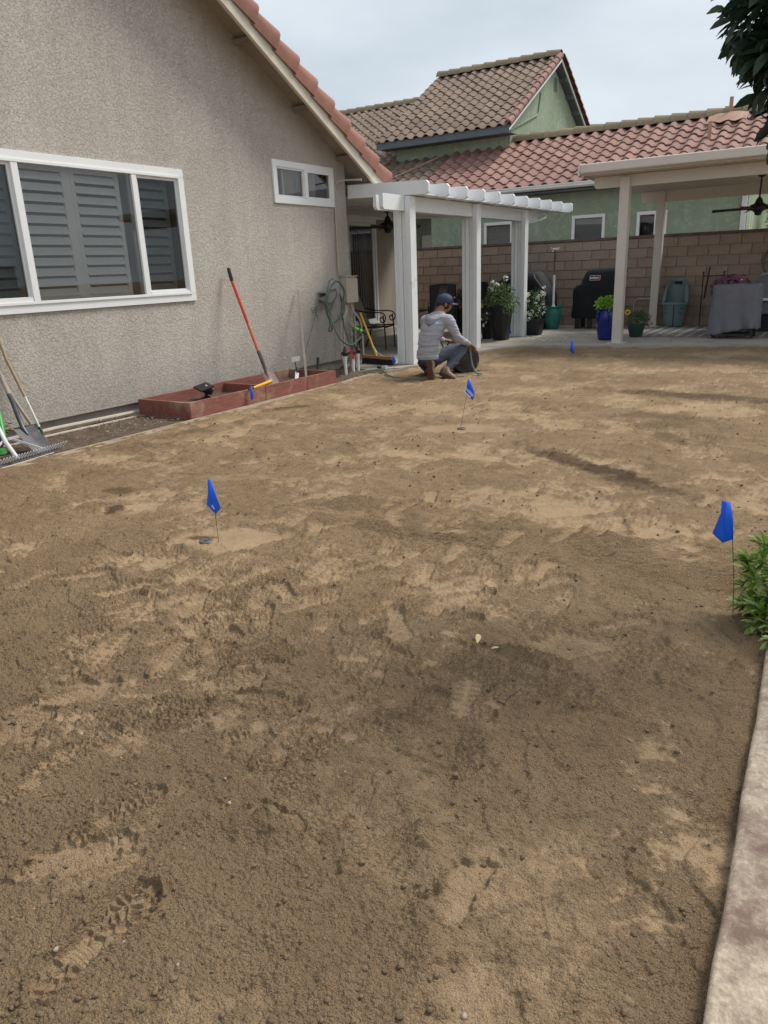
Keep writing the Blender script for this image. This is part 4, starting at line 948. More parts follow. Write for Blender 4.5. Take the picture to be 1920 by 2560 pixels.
mb.build('potting_soil', M['soil'], pb, smooth=2, fix=False)

# ---------------------------------------------------------------- garden tools
def blade_mesh(mb, top, tip, wid, normal, w_top=1.0, curve=.03, taper=.35, th=.003, n=8):
    """dished shovel blade between two points"""
    top = Vector(top); tip = Vector(tip); d = tip-top; L_ = d.length; d.normalize(); nn = Vector(normal); nn = (nn-d*nn.dot(d)).normalized(); u = d.cross(nn)
    m = 8; v = []
    for i in range(n+1):
        t = i/n; hw = wid/2*(w_top if t < .02 else 1)*(1-taper*max(0,(t-.55)/.45)**2.2)
        for k in range(m+1):
            s = k/m*2-1; v.append(top+d*L_*(t-.06*(s*s)*(t > .5)*t)+u*s*hw+nn*(curve*s*s-curve*.4*math.exp(-(s/.18)**2)*(1-t)*1.2))
    nv_ = len(v); V = v+[p-nn*th for p in v]; F = []
    for i in range(n):
        for k in range(m):
            a = i*(m+1)+k; F += [(a,a+1,a+m+2,a+m+1),(nv_+a,nv_+a+m+1,nv_+a+m+2,nv_+a+1)]
    for i in range(n):
        a = i*(m+1); F.append((a,a+m+1,nv_+a+m+1,nv_+a)); a += m; F.append((a,nv_+a,nv_+a+m+1,a+m+1))
    for k in range(m):
        F.append((k,nv_+k,nv_+k+1,k+1)); a = n*(m+1)+k; F.append((a,a+1,nv_+a+1,nv_+a))
    mb.add(V, F)
rs_ = thing('red_shovel', (-6.02, 7.06, .1), 'red handled digging shovel with black grip leaning on the stucco wall', 'shovel')
MB().tube([(-6.53,7.06,1.50),(-6.50,7.065,1.36)], [.021,.0225], 12).lathe([(.0,0),(.02,.004),(.02,.012),(.0,.024)], (-6.53,7.06,1.495), 10, False).build('grip', M['rubber'], rs_, smooth=True)
MB().tube([(-6.50,7.065,1.36),(-6.31,7.067,.86)], [.0185,.0195], 12).build('handle', M['red'], rs_, smooth=True)
MB().tube([(-6.31,7.067,.86),(-6.17,7.07,.49)], [.0195,.021], 12).build('lower_handle', M['orange'], rs_, smooth=True)
MB().tube([(-6.185,7.07,.53),(-6.13,7.07,.40),(-6.10,7.068,.31),(-6.085,7.065,.26),(-6.055,7.06,.20)], [.024,.024,.019,.018,.012], 12).build('socket', M['rust'], rs_, smooth=True)
mb = MB(); blade_mesh(mb, (-6.09,7.062,.275), (-5.94,7.05,.06), .225, (.75,0,.66), 1, .022, .5); mb.build('blade', M['rust'], rs_, smooth=True)

stk = MB(); stk.bar((-6.56,8.43,1.20),(-6.33,8.155,.62),.030,.018).bar((-6.33,8.155,.62),(-6.10,7.88,.06),.033,.022)
tag(stk.build('wooden_stake', M['greywood'], bevel=.003), 'thin weathered wooden stake leaning on the wall from the planter box', 'stake')
df = thing('dragonfly_stake', (-6.2, 7.93, .1), 'dark green metal dragonfly ornament on a thin rod above the planter', 'garden ornament')
MB().tube([(-6.2,7.93,.08),(-6.30,8.16,.39),(-6.47,8.68,.86)], .004, 6).build('rod', M['wire'], df)
MB().tube([(-6.49,8.75,.96),(-6.49,8.73,.93),(-6.48,8.71,.86),(-6.475,8.74,.76)], [.014,.012,.008,.004], 8).build('insect_body', M['hose'], df, smooth=True)
for s in (-1,1):
    for dz, l in ((.925,.125),(.89,.11)):
        P = [(-6.485, 8.725+s*(.01+l*t), dz+.022*math.sin(t*math.pi)*q+.01*t) for q in (1,) for t in np.linspace(0,1,8)]+[(-6.485, 8.725+s*(.01+l*t), dz-.016*math.sin(t*math.pi)+.01*t) for t in np.linspace(1,0,8)]
        MB().tube(P, .004, 5, False).build('wing', M['hose'], df)
sg = thing('plant_marker', (-6.15, 7.75, .08), 'small pale plate marker on a black stem inside the planter', 'marker')
MB().box(-6.205,-6.2,7.72,7.90,.31,.375).build('plate', M['plate'], sg, bevel=.002)
MB().tube([(-6.202,7.80,.31),(-6.18,7.78,.2),(-6.15,7.76,.07)], .006, 6).build('stem', M['blackmetal'], sg)
hw = thing('hand_weeder', (-6.22, 8.3, .1), 'black handled hand tool stuck upright in the planter soil', 'hand tool')
MB().tube([(-6.25,8.37,.30),(-6.245,8.355,.24),(-6.225,8.31,.15)], [.019,.021,.016], 10).build('handle', M['rubber'], hw, smooth=True)
MB().tube([(-6.225,8.31,.15),(-6.205,8.27,.07)], .006, 6).build('shank', M['steel'], hw)
tr = thing('trowel', (-6.07, 7.62, .08), 'silver trowel standing in the planter beside the marker', 'trowel')
MB().tube([(-6.12,7.72,.25),(-6.10,7.69,.19)], .012, 8).build('handle', M['rubber'], tr, smooth=True)
mb = MB(); blade_mesh(mb, (-6.10,7.69,.19), (-6.06,7.60,.07), .06, (1,-.3,.1), 1, .008, .8); mb.build('blade', M['alu'], tr, smooth=True)
yh = thing('yellow_hand_tool', (-5.8, 6.6, .18), 'yellow handled tool lying across the planter edge by the blue flag', 'hand tool')
MB().tube([(-5.74,6.42,.195),(-5.78,6.62,.200),(-5.84,6.86,.205)], [.013,.017,.021], 10).build('handle', M['yellow'], yh, smooth=True)
MB().tube([(-5.74,6.42,.195),(-5.71,6.30,.196)], .007, 6).build('shank', M['wire'], yh)
ul = thing('solar_spotlight', (-6.3, 6.25, .06), 'black solar garden spotlight standing in the planter box', 'spotlight')
mb = MB().prism([(-6.39,6.12,.205),(-6.24,6.10,.165),(-6.22,6.29,.195),(-6.37,6.31,.235)], (.004,0,.018)); mb.build('solar_panel', M['plasticpot'], ul, bevel=.003)
MB().tube([(-6.33,6.22,.20),(-6.30,6.28,.165),(-6.28,6.31,.15)], [.05,.056,.05], 16).build('lamp_head', M['plasticpot'], ul, smooth=True)
MB().lathe([(.045,0),(.05,.02),(.02,.035),(.015,.09),(.03,.12)], (-6.31,6.24,.07), 16).build('stand', M['plasticpot'], ul, smooth=True)

# tools at the left edge
sh = thing('square_shovel', (-6.0, 3.9, 0), 'steel bladed shovel with weathered wooden handle leaning at the left edge', 'shovel')
mb = MB(); blade_mesh(mb, (-6.17,3.826,.205), (-5.90,3.815,.012), .185, (.60,-.10,.75), 1, .020, .10, .004, 10); mb.build('blade', M['steel'], sh, smooth=True)
MB().tube([(-6.30,3.839,.50),(-6.27,3.843,.43),(-6.22,3.835,.309),(-6.165,3.826,.205),(-6.10,3.822,.150)], [.021,.022,.021,.020,.010], 12).build('socket', M['darksteel'], sh, smooth=True)
MB().tube([(-6.57,3.885,1.10),(-6.42,3.86,.70),(-6.297,3.84,.485)], [.016,.018,.0195], 12).build('handle', M['greywood'], sh, smooth=True)
h2 = thing('garden_hoe', (-6.2, 3.95, 0), 'grey wooden handled hoe crossing behind the steel shovel blade', 'hoe')
MB().tube([(-6.56,3.90,.86),(-6.45,3.908,.59),(-6.38,3.927,.435),(-6.14,3.96,.09)], [.012,.013,.014,.016], 10).build('handle', M['greywood'], h2, smooth=True)
mb = MB(); blade_mesh(mb, (-6.15,3.96,.10), (-6.10,3.97,.01), .10, (1,0,.3), 1, .002, 0); mb.build('blade', M['darksteel'], h2)
wd = thing('long_weeder', (-6.3, 4.1, 0), 'light wooden and white handled weeding tool with green tip on the wall', 'weeder')
MB().tube([(-6.59,4.0,1.10),(-6.55,4.032,.768),(-6.45,4.08,.432)], .0140, 12).build('handle', M['rawwood'], wd, smooth=True)
MB().tube([(-6.45,4.08,.432),(-6.35,4.102,.149)], .0115, 12).build('sleeve', M['pvc'], wd, smooth=True)
MB().tube([(-6.35,4.102,.149),(-6.345,4.105,.135),(-6.30,4.10,.06)], [.015,.017,.007], 12).build('ferrule', M['darkgreen_pl'], wd, smooth=True)
MB().tube([(-6.30,4.10,.06),(-6.27,4.098,.0)], .005, 6).build('tine', M['wire'], wd)
lr = thing('landscape_rake', (-5.75, 3.6, 0), 'wide aluminium landscape rake resting on the border at the left edge', 'rake')
A = Vector((-5.665,2.75,.040)); B = Vector((-5.79,3.95,.052)); dd = (B-A)
MB().bar(A+Vector((-.01,0,-.008)), B+Vector((-.01,-.06,-.008)), .016, .012).build('head_bar', M['darksteel'], lr, bevel=.002)
MB().bar(A+Vector((.035,0,-.030)), B+Vector((.035,-.14,-.028)), .008, .006).build('lower_bar', M['alu'], lr, bevel=.001)
tn = MB().bar((0,0,0),(.030,.022,.046),.0095,.008).mesh('tine', M['alu'])
for i in range(42):
    p = A+dd*((i+.5)/42); inst('tine', tn, lr, p+Vector((-.01,0,-.006)))
MB().tube([(-5.755,3.475,.045),(-5.93,3.503,.168),(-6.02,3.527,.248),(-6.15,3.55,.40)], [.017,.018,.018,.018], 12).build('socket', M['alu'], lr, smooth=True)
MB().tube([(-6.15,3.55,.40),(-6.56,3.60,.95)], .018, 12).build('handle', M['alu'], lr, smooth=True)
K = Vector((-5.97,3.53,.20))
MB().bar(K+Vector((.01,.02,-.02)), K+Vector((.02,.06,-.025)), .010,.020).bar(K+Vector((.018,.05,-.023)), (-5.77,3.757,.055), .010,.020).build('brace', M['alu'], lr, bevel=.002)
MB().bar(K+Vector((.0,-.01,-.02)), (-5.72,3.10,.05), .010,.020).build('brace', M['alu'], lr, bevel=.002)
MB().tube([(-6.16,3.625,.385),(-6.10,3.593,.29),(-6.01,3.545,.18)], [.026,.025,.018], 12).lathe([(.05,0),(.04,.04)], (-6.03,3.50,.06)).build('green_rake_socket', M['green_pl'], None, smooth=True)
g_ = bpy.data.objects['green_rake_socket']; g_.name = 'leaf_rake'; tag(g_, 'green plastic socket of a leaf rake beside the aluminium rake', 'rake')
mb = MB()
for i in range(9):
    a = -.5+i*.125; mb.bar((-6.0,3.36,.10),(-5.80+.0*i,3.36+a*.42,.03),.008,.003)

pt = thing('plum_pot', (-6.25, 3.55, 0), 'dark plum pot with small yellow green shrub behind the tools', 'potted plant')
MB().lathe([(.10,0),(.12,.02),(.15,.17),(.16,.19),(.145,.19),(.14,.17)], (-6.27,3.52,-.02), 20).build('pot', mat('plum_plastic', (.08,.045,.06), .6), pt, smooth=True)

# ---------------------------------------------------------------- plants helper
def leaf_mesh(name, L_, Wd, mt, fold=.25, bend=.25, n=4):
    mb = MB()
    for i in range(n+1):
        t = i/n; wd = Wd/2*math.sin(math.pi*min(1, (t*.96+.02)))**.8; z = -bend*L_*t*t
        mb.v += [(-wd, L_*t, z+wd*fold*2), (0, L_*t, z), (wd, L_*t, z+wd*fold*2)]
    for i in range(n):
        a = i*3; mb.f += [(a,a+1,a+4,a+3),(a+1,a+2,a+5,a+4)]
    return mb.mesh(name, mt, smooth=2, fix=False)
def orient(d, up=(0,0,1), roll=0):
    d = Vector(d).normalized(); q = d.to_track_quat('Y', 'Z'); return (q.to_matrix() @ Matrix.Rotation(roll, 3, 'Y'))
def put(mb, me_, loc, mat3, s=1):
    mb.add([Vector(loc)+mat3 @ (v.co*s) for v in me_.vertices], [tuple(p.vertices) for p in me_.polygons])
def tuft(mb, me_, c, rad, n, rn, s=(.7,1.2), up=.4, sc=(1,1,1)):
    for _ in range(n):
        d = Vector((rn.gauss(0,1), rn.gauss(0,1), rn.gauss(0,1)+up)).normalized(); p = Vector(c)+Vector((d.x*sc[0], d.y*sc[1], d.z*sc[2]))*rad*rn.random()**.45
        e = (d+Vector((rn.uniform(-.6,.6), rn.uniform(-.6,.6), rn.uniform(-.4,.7)))).normalized()
        put(mb, me_, p, orient(e, roll=rn.uniform(-1,1)), rn.uniform(*s))
rp = random.Random(33)
sm = leaf_mesh('small_leaf', .05, .022, M['leafdusk'])
lfm = {k: leaf_mesh('leaf', .05, .024, M[k]) for k in ('leafgreen','leafmid','leafdark','leafdusk')}
for k, v in (('leafgreen', .035),): pass
mb = MB(); tuft(mb, lfm['leafdusk'], (-6.25,3.55,.22), .17, 230, rp, (.5,1.0), .4, (1,1.2,.75)); mb.build('foliage', mat('yellow_green_leaf', (.12,.13,.03), .6, .4, 9, col2=(.30,.24,.08)), pt, fix=False)

# ---------------------------------------------------------------- wall services: hose, box, pipes, valves
hh = thing('hose_hanger', (-6.5, 9.1, 1.1), 'grey hose hanger on the wall draped with green garden hose', 'hose')
MB().box(-6.6,-6.42,8.92,9.26,1.13,1.15).prism([(-6.6,8.90,1.0),(-6.6,9.28,1.0),(-6.6,9.24,1.15),(-6.6,8.94,1.15)], (.02,0,0)).tube([(-6.56,9.1,1.15),(-6.50,9.1,1.3),(-6.42,9.1,1.33)], .012).prism([(-6.58,8.9,1.06),(-6.44,8.9,1.10),(-6.42,8.9,1.16),(-6.44,8.9,1.0)], (0,.4,0)).build('bracket', M['stone'], hh, bevel=.003)
def smooth_path(P, n=8):
    P = [Vector(p) for p in P]; out_ = []
    for i in range(len(P)-1):
        p0 = P[max(i-1,0)]; p1 = P[i]; p2 = P[i+1]; p3 = P[min(i+2,len(P)-1)]
        for k in range(n):
            t = k/n; out_.append(.5*((2*p1)+(p2-p0)*t+(2*p0-5*p1+4*p2-p3)*t*t+(3*p1-p0-3*p2+p3)*t*t*t))
    return out_+[P[-1]]
loops = [[(-6.42,9.13,1.29),(-6.42,9.00,1.20),(-6.42,8.86,1.07),(-6.42,8.84,.96),(-6.42,8.94,.72),(-6.42,8.90,.62),(-6.43,8.98,.61),(-6.42,9.01,.70),(-6.42,9.16,.76),(-6.42,9.26,.89),(-6.42,9.32,1.04),(-6.42,9.34,1.15),(-6.42,9.24,1.26),(-6.42,9.13,1.29)],
 [(-6.40,9.10,1.18),(-6.40,8.92,1.14),(-6.40,8.85,1.0),(-6.36,8.88,.85),(-6.28,8.80,.75),(-6.2,8.78,.60),(-6.14,8.82,.48),(-6.08,8.95,.41),(-6.06,9.08,.46),(-6.08,9.22,.50)],
 [(-6.44,9.2,1.14),(-6.42,9.27,1.02),(-6.42,9.25,.85),(-6.41,9.28,.63),(-6.3,9.2,.50),(-6.08,8.93,.40)],
 [(-6.45,9.06,1.17),(-6.44,8.96,1.1),(-6.44,8.93,.98),(-6.44,8.97,.88),(-6.43,9.05,.98),(-6.43,9.15,1.1),(-6.43,9.12,1.17)]]
for P in loops: MB().tube(smooth_path(P), .0135, 8).build('hose_loop', M['hose'], hh, smooth=True)
bx = thing('utility_box', (-6.55, 9.68, .97), 'beige metal utility box on the house corner above the conduits', 'electrical box')
MB().box(-6.598,-6.50,9.50,9.80,.97,1.335).build('case', M['boxbeige'], bx, bevel=.005)
MB().box(-6.50,-6.482,9.495,9.805,.965,1.31).build('door', M['boxbeige'], bx, bevel=.005)
MB().box(-6.6,-6.478,9.49,9.81,1.336,1.35).box(-6.56,-6.53,9.6,9.68,1.35,1.365).build('lid', M['boxbeige'], bx, bevel=.003)
cdn = thing('conduits', (-6.5, 9.5, 0), 'beige conduits running from the utility box down to the soil', 'conduit')
for P in ([(-6.54,9.53,.98),(-6.52,9.50,.84),(-6.50,9.36,.72),(-6.50,9.31,.55),(-6.50,9.31,.2),(-6.49,9.36,0)],[(-6.54,9.60,.98),(-6.53,9.55,.84),(-6.50,9.42,.72),(-6.50,9.39,.5),(-6.50,9.37,0)],[(-6.54,9.67,.98),(-6.52,9.70,.84),(-6.46,9.78,.70),(-6.44,9.80,.5),(-6.43,9.80,.0)],[(-6.56,9.74,.98),(-6.54,9.76,.7),(-6.53,9.74,0)]):
    MB().tube(smooth_path(P, 5), .0145, 8).build('pipe', M['beigepipe'], cdn, smooth=True)
MB().tube([(-6.57,9.62,1.34),(-6.57,9.44,1.37),(-6.575,9.45,1.85),(-6.58,9.46,2.56),(-6.56,9.50,2.63),(-6.47,9.55,2.655),(-6.2,9.6,2.64)], .0125, 8).build('wall_pipe', M['beigepipe'], cdn, smooth=True)
fc = thing('garden_tap', (-6.47, 9.6, .6), 'garden tap on a standpipe with bright lime green hose connector', 'tap')
MB().tube([(-6.50,9.58,0),(-6.50,9.58,.66)], .017, 10).lathe([(.035,-.02),(.04,.0),(.03,.03)], (-6.50,9.58,.50), 10).lathe([(.03,-.02),(.035,.0),(.02,.03)], (-6.50,9.58,.64), 10).tube([(-6.50,9.58,.62),(-6.45,9.62,.61)], .02).tube([(-6.50,9.52,.67),(-6.50,9.64,.67)], .008).build('brass_body', M['stone'], fc, smooth=True)
MB().tube([(-6.45,9.60,.60),(-6.41,9.66,.565)], [.02,.024], 12).tube([(-6.405,9.668,.56),(-6.38,9.70,.535)], .024, 12).build('connector', M['lime'], fc, smooth=True)
MB().tube([(-6.413,9.658,.567),(-6.403,9.67,.558)], .025, 12).tube([(-6.38,9.70,.535),(-6.33,9.75,.485)], [.02,.014], 12).build('nozzle', M['rubber'], fc, smooth=True)
vl = thing('irrigation_valves', (-5.95, 8.75, 0), 'row of black sprinkler valves on white upright plastic pipes', 'irrigation valves')
for x, y in ((-5.95,8.60),(-5.93,8.76),(-5.96,8.93)):
    MB().tube([(x+.01,y-.02,-.05),(x,y,.29)], .0195, 12).lathe([(.026,0),(.026,.05)], (x,y,.25), 12).build('upright_pipe', M['pvc'], vl, smooth=True)
    MB().lathe([(.03,0),(.042,.015),(.046,.05),(.03,.07),(.03,.085),(.018,.10),(.012,.13)], (x,y,.30), 14).box(x-.05,x+.05,y-.022,y+.022,.315,.35).build('valve', M['rubber'], vl, smooth=True)
MB().tube([(-5.99,8.78,.02),(-5.97,8.74,.30)], .012, 8).tube([(-5.99,8.95,-.02),(-6.0,8.86,.25)], .012, 8).build('grey_pipe', M['mortar'], vl, smooth=True)
for k in range(5):
    MB().tube(smooth_path([(-5.93,8.60+k*.04,.40),(-5.88,8.64+k*.03,.33-k*.015),(-5.90,8.68+k*.02,.25),(-5.92,8.72+k*.02,.38)], 5), .0035, 5).build('red_wire', M['red'], vl)

# garden hose along the ground to the worker
gh = thing('garden_hose', (-4.8, 8.8, 0), 'green garden hose lying on the dirt from valves to the kneeling worker', 'hose')
hp = [(-5.92,8.78,.03),(-5.86,8.80,.05),(-5.75,8.92,.07),(-5.65,9.0,.07),(-5.5,8.92,.05),(-5.37,8.81,.02),(-5.11,8.67,.02),(-4.79,8.70,.018),(-4.62,8.82,.018),(-4.45,8.98,.018),(-4.33,9.08,.018),(-4.22,9.16,.018),(-4.15,9.20,.02),(-4.17,9.26,.022),(-4.27,9.28,.04),(-4.33,9.27,.14),(-4.35,9.26,.28),(-4.36,9.27,.39)]
MB().tube(smooth_path(hp, 6), .0135, 8).build('hose_line', M['hoselt'], gh, smooth=True)

# ---------------------------------------------------------------- the kneeling worker
def swept(name, joints, edges, mt, parent, voxel=.009, iters=6, disp=None, lat=(1,-.12,0)):
    """one continuous skin: hulls between ellipsoids at the joints, fused and relaxed"""
    bm0 = bmesh.new(); bmesh.ops.create_icosphere(bm0, subdivisions=3, radius=1); S = [v.co.copy() for v in bm0.verts]; bm0.free()
    lx = Vector(lat).normalized(); ly = Vector((0,0,1)).cross(lx); out_ = bmesh.new()
    for a, b in edges:
        bm = bmesh.new()
        for k in (a, b):
            c, r_ = joints[k]; c = Vector(c); r_ = r_ if isinstance(r_, tuple) else (r_, r_, r_)
            for v in S: bm.verts.new(c+lx*v.x*r_[0]+ly*v.y*r_[1]+Vector((0,0,v.z*r_[2])))
        res = bmesh.ops.convex_hull(bm, input=bm.verts); 
        junk = [g for g in res['geom_interior'] if isinstance(g, bmesh.types.BMVert)]+[g for g in res['geom_unused'] if isinstance(g, bmesh.types.BMVert)]
        bmesh.ops.delete(bm, geom=list(set(junk)), context='VERTS'); bmesh.ops.recalc_face_normals(bm, faces=bm.faces)
        tmp = bpy.data.meshes.new('t'); bm.to_mesh(tmp); bm.free(); out_.from_mesh(tmp); bpy.data.meshes.remove(tmp)
    me_ = bpy.data.meshes.new('t'); out_.to_mesh(me_); out_.free(); o = bpy.data.objects.new('t', me_); scn.collection.objects.link(o)
    md = o.modifiers.new('r', 'REMESH'); md.mode = 'VOXEL'; md.voxel_size = voxel
    sm_ = o.modifiers.new('s', 'SMOOTH'); sm_.factor = .5; sm_.iterations = iters
    bpy.context.view_layer.update(); m2 = bpy.data.meshes.new_from_object(o.evaluated_get(bpy.context.evaluated_depsgraph_get()))
    bpy.data.objects.remove(o); bpy.data.meshes.remove(me_)
    if disp:
        for v in m2.vertices: v.co = disp(v.co)
    off = chain_off(parent)
    for v in m2.vertices: v.co -= off
    m2.name = name; m2.materials.clear(); m2.materials.append(mt); m2.polygons.foreach_set('use_smooth', [True]*len(m2.polygons))
    return link(bpy.data.objects.new(name, m2), parent)
man = thing('person', (-4.72, 8.85, 0), 'kneeling man in grey hooded top, dark cap and blue grey trousers beside the patio post', 'person')
J = {'pel':(-4.77,8.84,.34),'sp1':(-4.745,8.83,.50),'ch':(-4.70,8.87,.68),'nb':(-4.672,8.95,.84),'nk':(-4.65,8.985,.89),'hd':(-4.625,9.02,.965),'ht':(-4.62,9.03,1.02),
     'sl':(-4.87,8.95,.765),'el':(-4.95,9.15,.56),'wl':(-4.80,9.36,.46),'sr':(-4.475,8.90,.765),'er':(-4.405,8.98,.53),'wr':(-4.345,9.19,.435),
     'hl':(-4.86,8.87,.30),'kl':(-4.99,9.22,.085),'al':(-4.74,8.80,.14),'hr':(-4.66,8.87,.31),'kr':(-4.425,9.15,.385),'ar':(-4.515,8.86,.13)}
names = list(J); ix = {k: i for i, k in enumerate(names)}
rad = {'pel':(.135,.11,.10),'sp1':(.12,.09,.10),'ch':(.12,.085,.10),'nb':(.075,.06,.05),'nk':(.052,.054,.05),'hd':(.066,.075,.075),'ht':(.055,.06,.055),'sl':.036,'el':.034,'wl':.025,'sr':.036,'er':.034,'wr':.025,'hl':.07,'kl':.045,'al':.036,'hr':.065,'kr':.045,'ar':.036}
ED = [('pel','sp1'),('sp1','ch'),('ch','nb'),('nb','nk'),('nk','hd'),('hd','ht'),('nb','sl'),('sl','el'),('el','wl'),('nb','sr'),('sr','er'),('er','wr'),('pel','hl'),('hl','kl'),('kl','al'),('pel','hr'),('hr','kr'),('kr','ar')]
jl = [(J[k], rad[k]) for k in names]; ed = [(ix[a], ix[b]) for a, b in ED]
# hands: palm plus five fingers each, same mesh as the body
def hand(wk, pc, d, side, curl):
    d = Vector(d).normalized(); sd_ = Vector(side).normalized(); dn = Vector(curl).normalized()
    p = Vector(pc); jl.append((tuple(p), (.036,.030,.017))); pi_ = len(jl)-1; ed.append((ix[wk], pi_))
    for k, (off, ln) in enumerate(((-.026,.055),(-.009,.064),(.009,.060),(.026,.048))):
        b = p+sd_*off+d*.03; c1 = b+d*ln*.55+dn*.008; c2 = c1+d*ln*.2+dn*ln*.5
        for q, r_ in ((b,.0095),(c1,.0085),(c2,.007)): jl.append((tuple(q), r_))
        n_ = len(jl); ed.extend([(pi_, n_-3),(n_-3, n_-2),(n_-2, n_-1)])
    b = p-sd_*.032-d*.005; c1 = b-sd_*.018+d*.025+dn*.01; c2 = c1+d*.022+dn*.016
    for q, r_ in ((b,.011),(c1,.0095),(c2,.008)): jl.append((tuple(q), r_))
    n_ = len(jl); ed.extend([(pi_, n_-3),(n_-3, n_-2),(n_-2, n_-1)])
hand('wr', (-4.335,9.25,.405), (.25,.8,-.5), (1,-.3,0), (0,.1,-1))
hand('wl', (-4.755,9.42,.445), (.7,.6,-.35), (.5,-.7,.1), (0,.1,-1))
swept('body', jl, ed, M['skin'], man, .0045, 3)
# neck and face: jaw, nose, ear turned away towards the roll
hd = Vector((-4.618,9.03,.965)); fd = Vector((.72,.69,-.12)).normalized(); lat = fd.cross(Vector((0,0,1))).normalized(); up = lat.cross(fd)
def hp_(a, b, c): return hd+fd*a+lat*b+up*c
mb = MB()
V = []; F = []; NS, NU = 16, 12
for i in range(NS+1):
    th_ = math.pi*i/NS
    for k in range(NU*2):
        ph = math.pi*k/NU; x = math.sin(th_)*math.cos(ph); y = math.sin(th_)*math.sin(ph); z = math.cos(th_)
        jaw = 1-.30*max(0,-z)**1.5; fx = .098*x*(1 if x < 0 else 1.02)+.018*max(0,-z)*max(0,x)
        nose = .020*math.exp(-((y/.14)**2+((z+.18)/.16)**2))*(x > .5); eye = -.008*math.exp(-(((abs(y)-.36)/.13)**2+((z-.08)/.12)**2))*(x > .3); lip = .006*math.exp(-((y/.28)**2+((z+.55)/.07)**2))*(x > .3)
        V.append(hp_(fx+nose+eye+lip, .076*y*jaw, .118*z))
for i in range(NS):
    for k in range(NU*2):
        k2 = (k+1) % (NU*2); F.append((i*NU*2+k, i*NU*2+k2, (i+1)*NU*2+k2, (i+1)*NU*2+k))
mb.add(V, F); mb.build('head', M['skin'], man, smooth=2)
mb = MB()
for s in (-1, 1):
    mb.ico(hp_(-.005, s*.080, -.012), 1, (.020,.012,.032), 0, 2)
mb.build('ear', M['skin'], man, smooth=2)
mb = MB()      # short hair below the cap
V = []; F = []
for i in range(9):
    th_ = R(62)+R(62)*i/8
    for k in range(25):
        ph = R(62)+R(236)*k/24; x = math.sin(th_)*math.cos(ph); y = math.sin(th_)*math.sin(ph); z = math.cos(th_)
        V.append(hp_(.104*x, .082*y*(1-.25*max(0,-z)), .122*z))
for i in range(8):
    for k in range(24): F.append((i*25+k, i*25+k+1, (i+1)*25+k+1, (i+1)*25+k))
mb.add(V, F); mb.build('hair', M['hair'], man, smooth=2)
mb = MB(); V = []; F = []
for i in range(13):
    th_ = R(100)*i/12
    for k in range(32):
        ph = 2*math.pi*k/32; x = math.sin(th_)*math.cos(ph); y = math.sin(th_)*math.sin(ph); z = math.cos(th_)
        V.append(hp_(.116*x, .094*y, .03+.098*z-.012*(x < 0)*(i/12)-.0*x))
for i in range(12):
    for k in range(32): k2 = (k+1) % 32; F.append((i*32+k, i*32+k2, (i+1)*32+k2, (i+1)*32+k))
mb.add(V, F); cpo = mb.build('cap', M['cap_navy'], man, smooth=2)
mb = MB(); V = []; F = []
for i in range(5):
    for k in range(13):
        a = R(-62)+R(124)*k/12; rr_ = 1+.0*i; V.append(hp_(.108*math.cos(a)+i*.020*math.cos(a*.8), .088*math.sin(a)*(1-i*.03), .022-i*.004-.018*abs(math.sin(a))**2))
nn = len(V); V += [v-up*.004 for v in V]
for i in range(4):
    for k in range(12): a = i*13+k; F += [(a,a+1,a+14,a+13),(nn+a,nn+a+13,nn+a+14,nn+a+1)]
for k in range(12): F.append((4*13+k,4*13+k+1,nn+4*13+k+1,nn+4*13+k))
mb.add(V, F); mb.build('brim', M['cap_navy'], cpo, smooth=True)
MB().tube([hp_(.11,-.07,.075),hp_(.125,-.02,.085),hp_(.125,.03,.085),hp_(.10,.075,.075)], .010, 8).build('sunglasses', M['rubber'], cpo, smooth=True)
# hooded top
hj = {'p0':((-4.765,8.825,.275),(.170,.135,.03)),'p1':((-4.765,8.83,.36),(.160,.135,.08)),'p2':((-4.745,8.825,.52),(.158,.125,.10)),'p3':((-4.70,8.865,.68),(.178,.125,.10)),'p4':((-4.68,8.92,.79),(.150,.090,.06)),'p5':((-4.66,8.96,.855),(.072,.070,.035)),
      'sl':((-4.85,8.925,.755),.070),'sm':((-4.93,9.04,.65),.062),'el':((-4.955,9.15,.56),.052),'fl':((-4.88,9.26,.50),.045),'wl':((-4.81,9.35,.465),.034),
      'sr':((-4.495,8.895,.760),.075),'sn':((-4.44,8.925,.65),.066),'er':((-4.400,8.98,.53),.054),'fr':((-4.37,9.09,.475),.046),'wr':((-4.347,9.185,.437),.034)}
hk = list(hj); hi = {k: i for i, k in enumerate(hk)}
he = [('p0','p1'),('p1','p2'),('p2','p3'),('p3','p4'),('p4','p5'),('p4','sl'),('sl','sm'),('sm','el'),('el','fl'),('fl','wl'),('p4','sr'),('sr','sn'),('sn','er'),('er','fr'),('fr','wr')]
from mathutils import noise as mn
def wrinkle(amp, sx, sz):
    def f(co):
        n_ = mn.noise(Vector((co.x*sx, co.y*sx, co.z*sz)))+.5*mn.noise(Vector((co.x*sx*2+5, co.y*sx*2, co.z*sz*2)))
        c0 = Vector((-4.72, 8.9, co.z)); d = (Vector(co)-c0); d.z = 0
        return Vector(co)+d.normalized()*amp*n_
    return f
swept('hooded_top', [hj[k] for k in hk], [(hi[a], hi[b]) for a, b in he], M['hoodie'], man, .008, 5, wrinkle(.013, 4, 20))
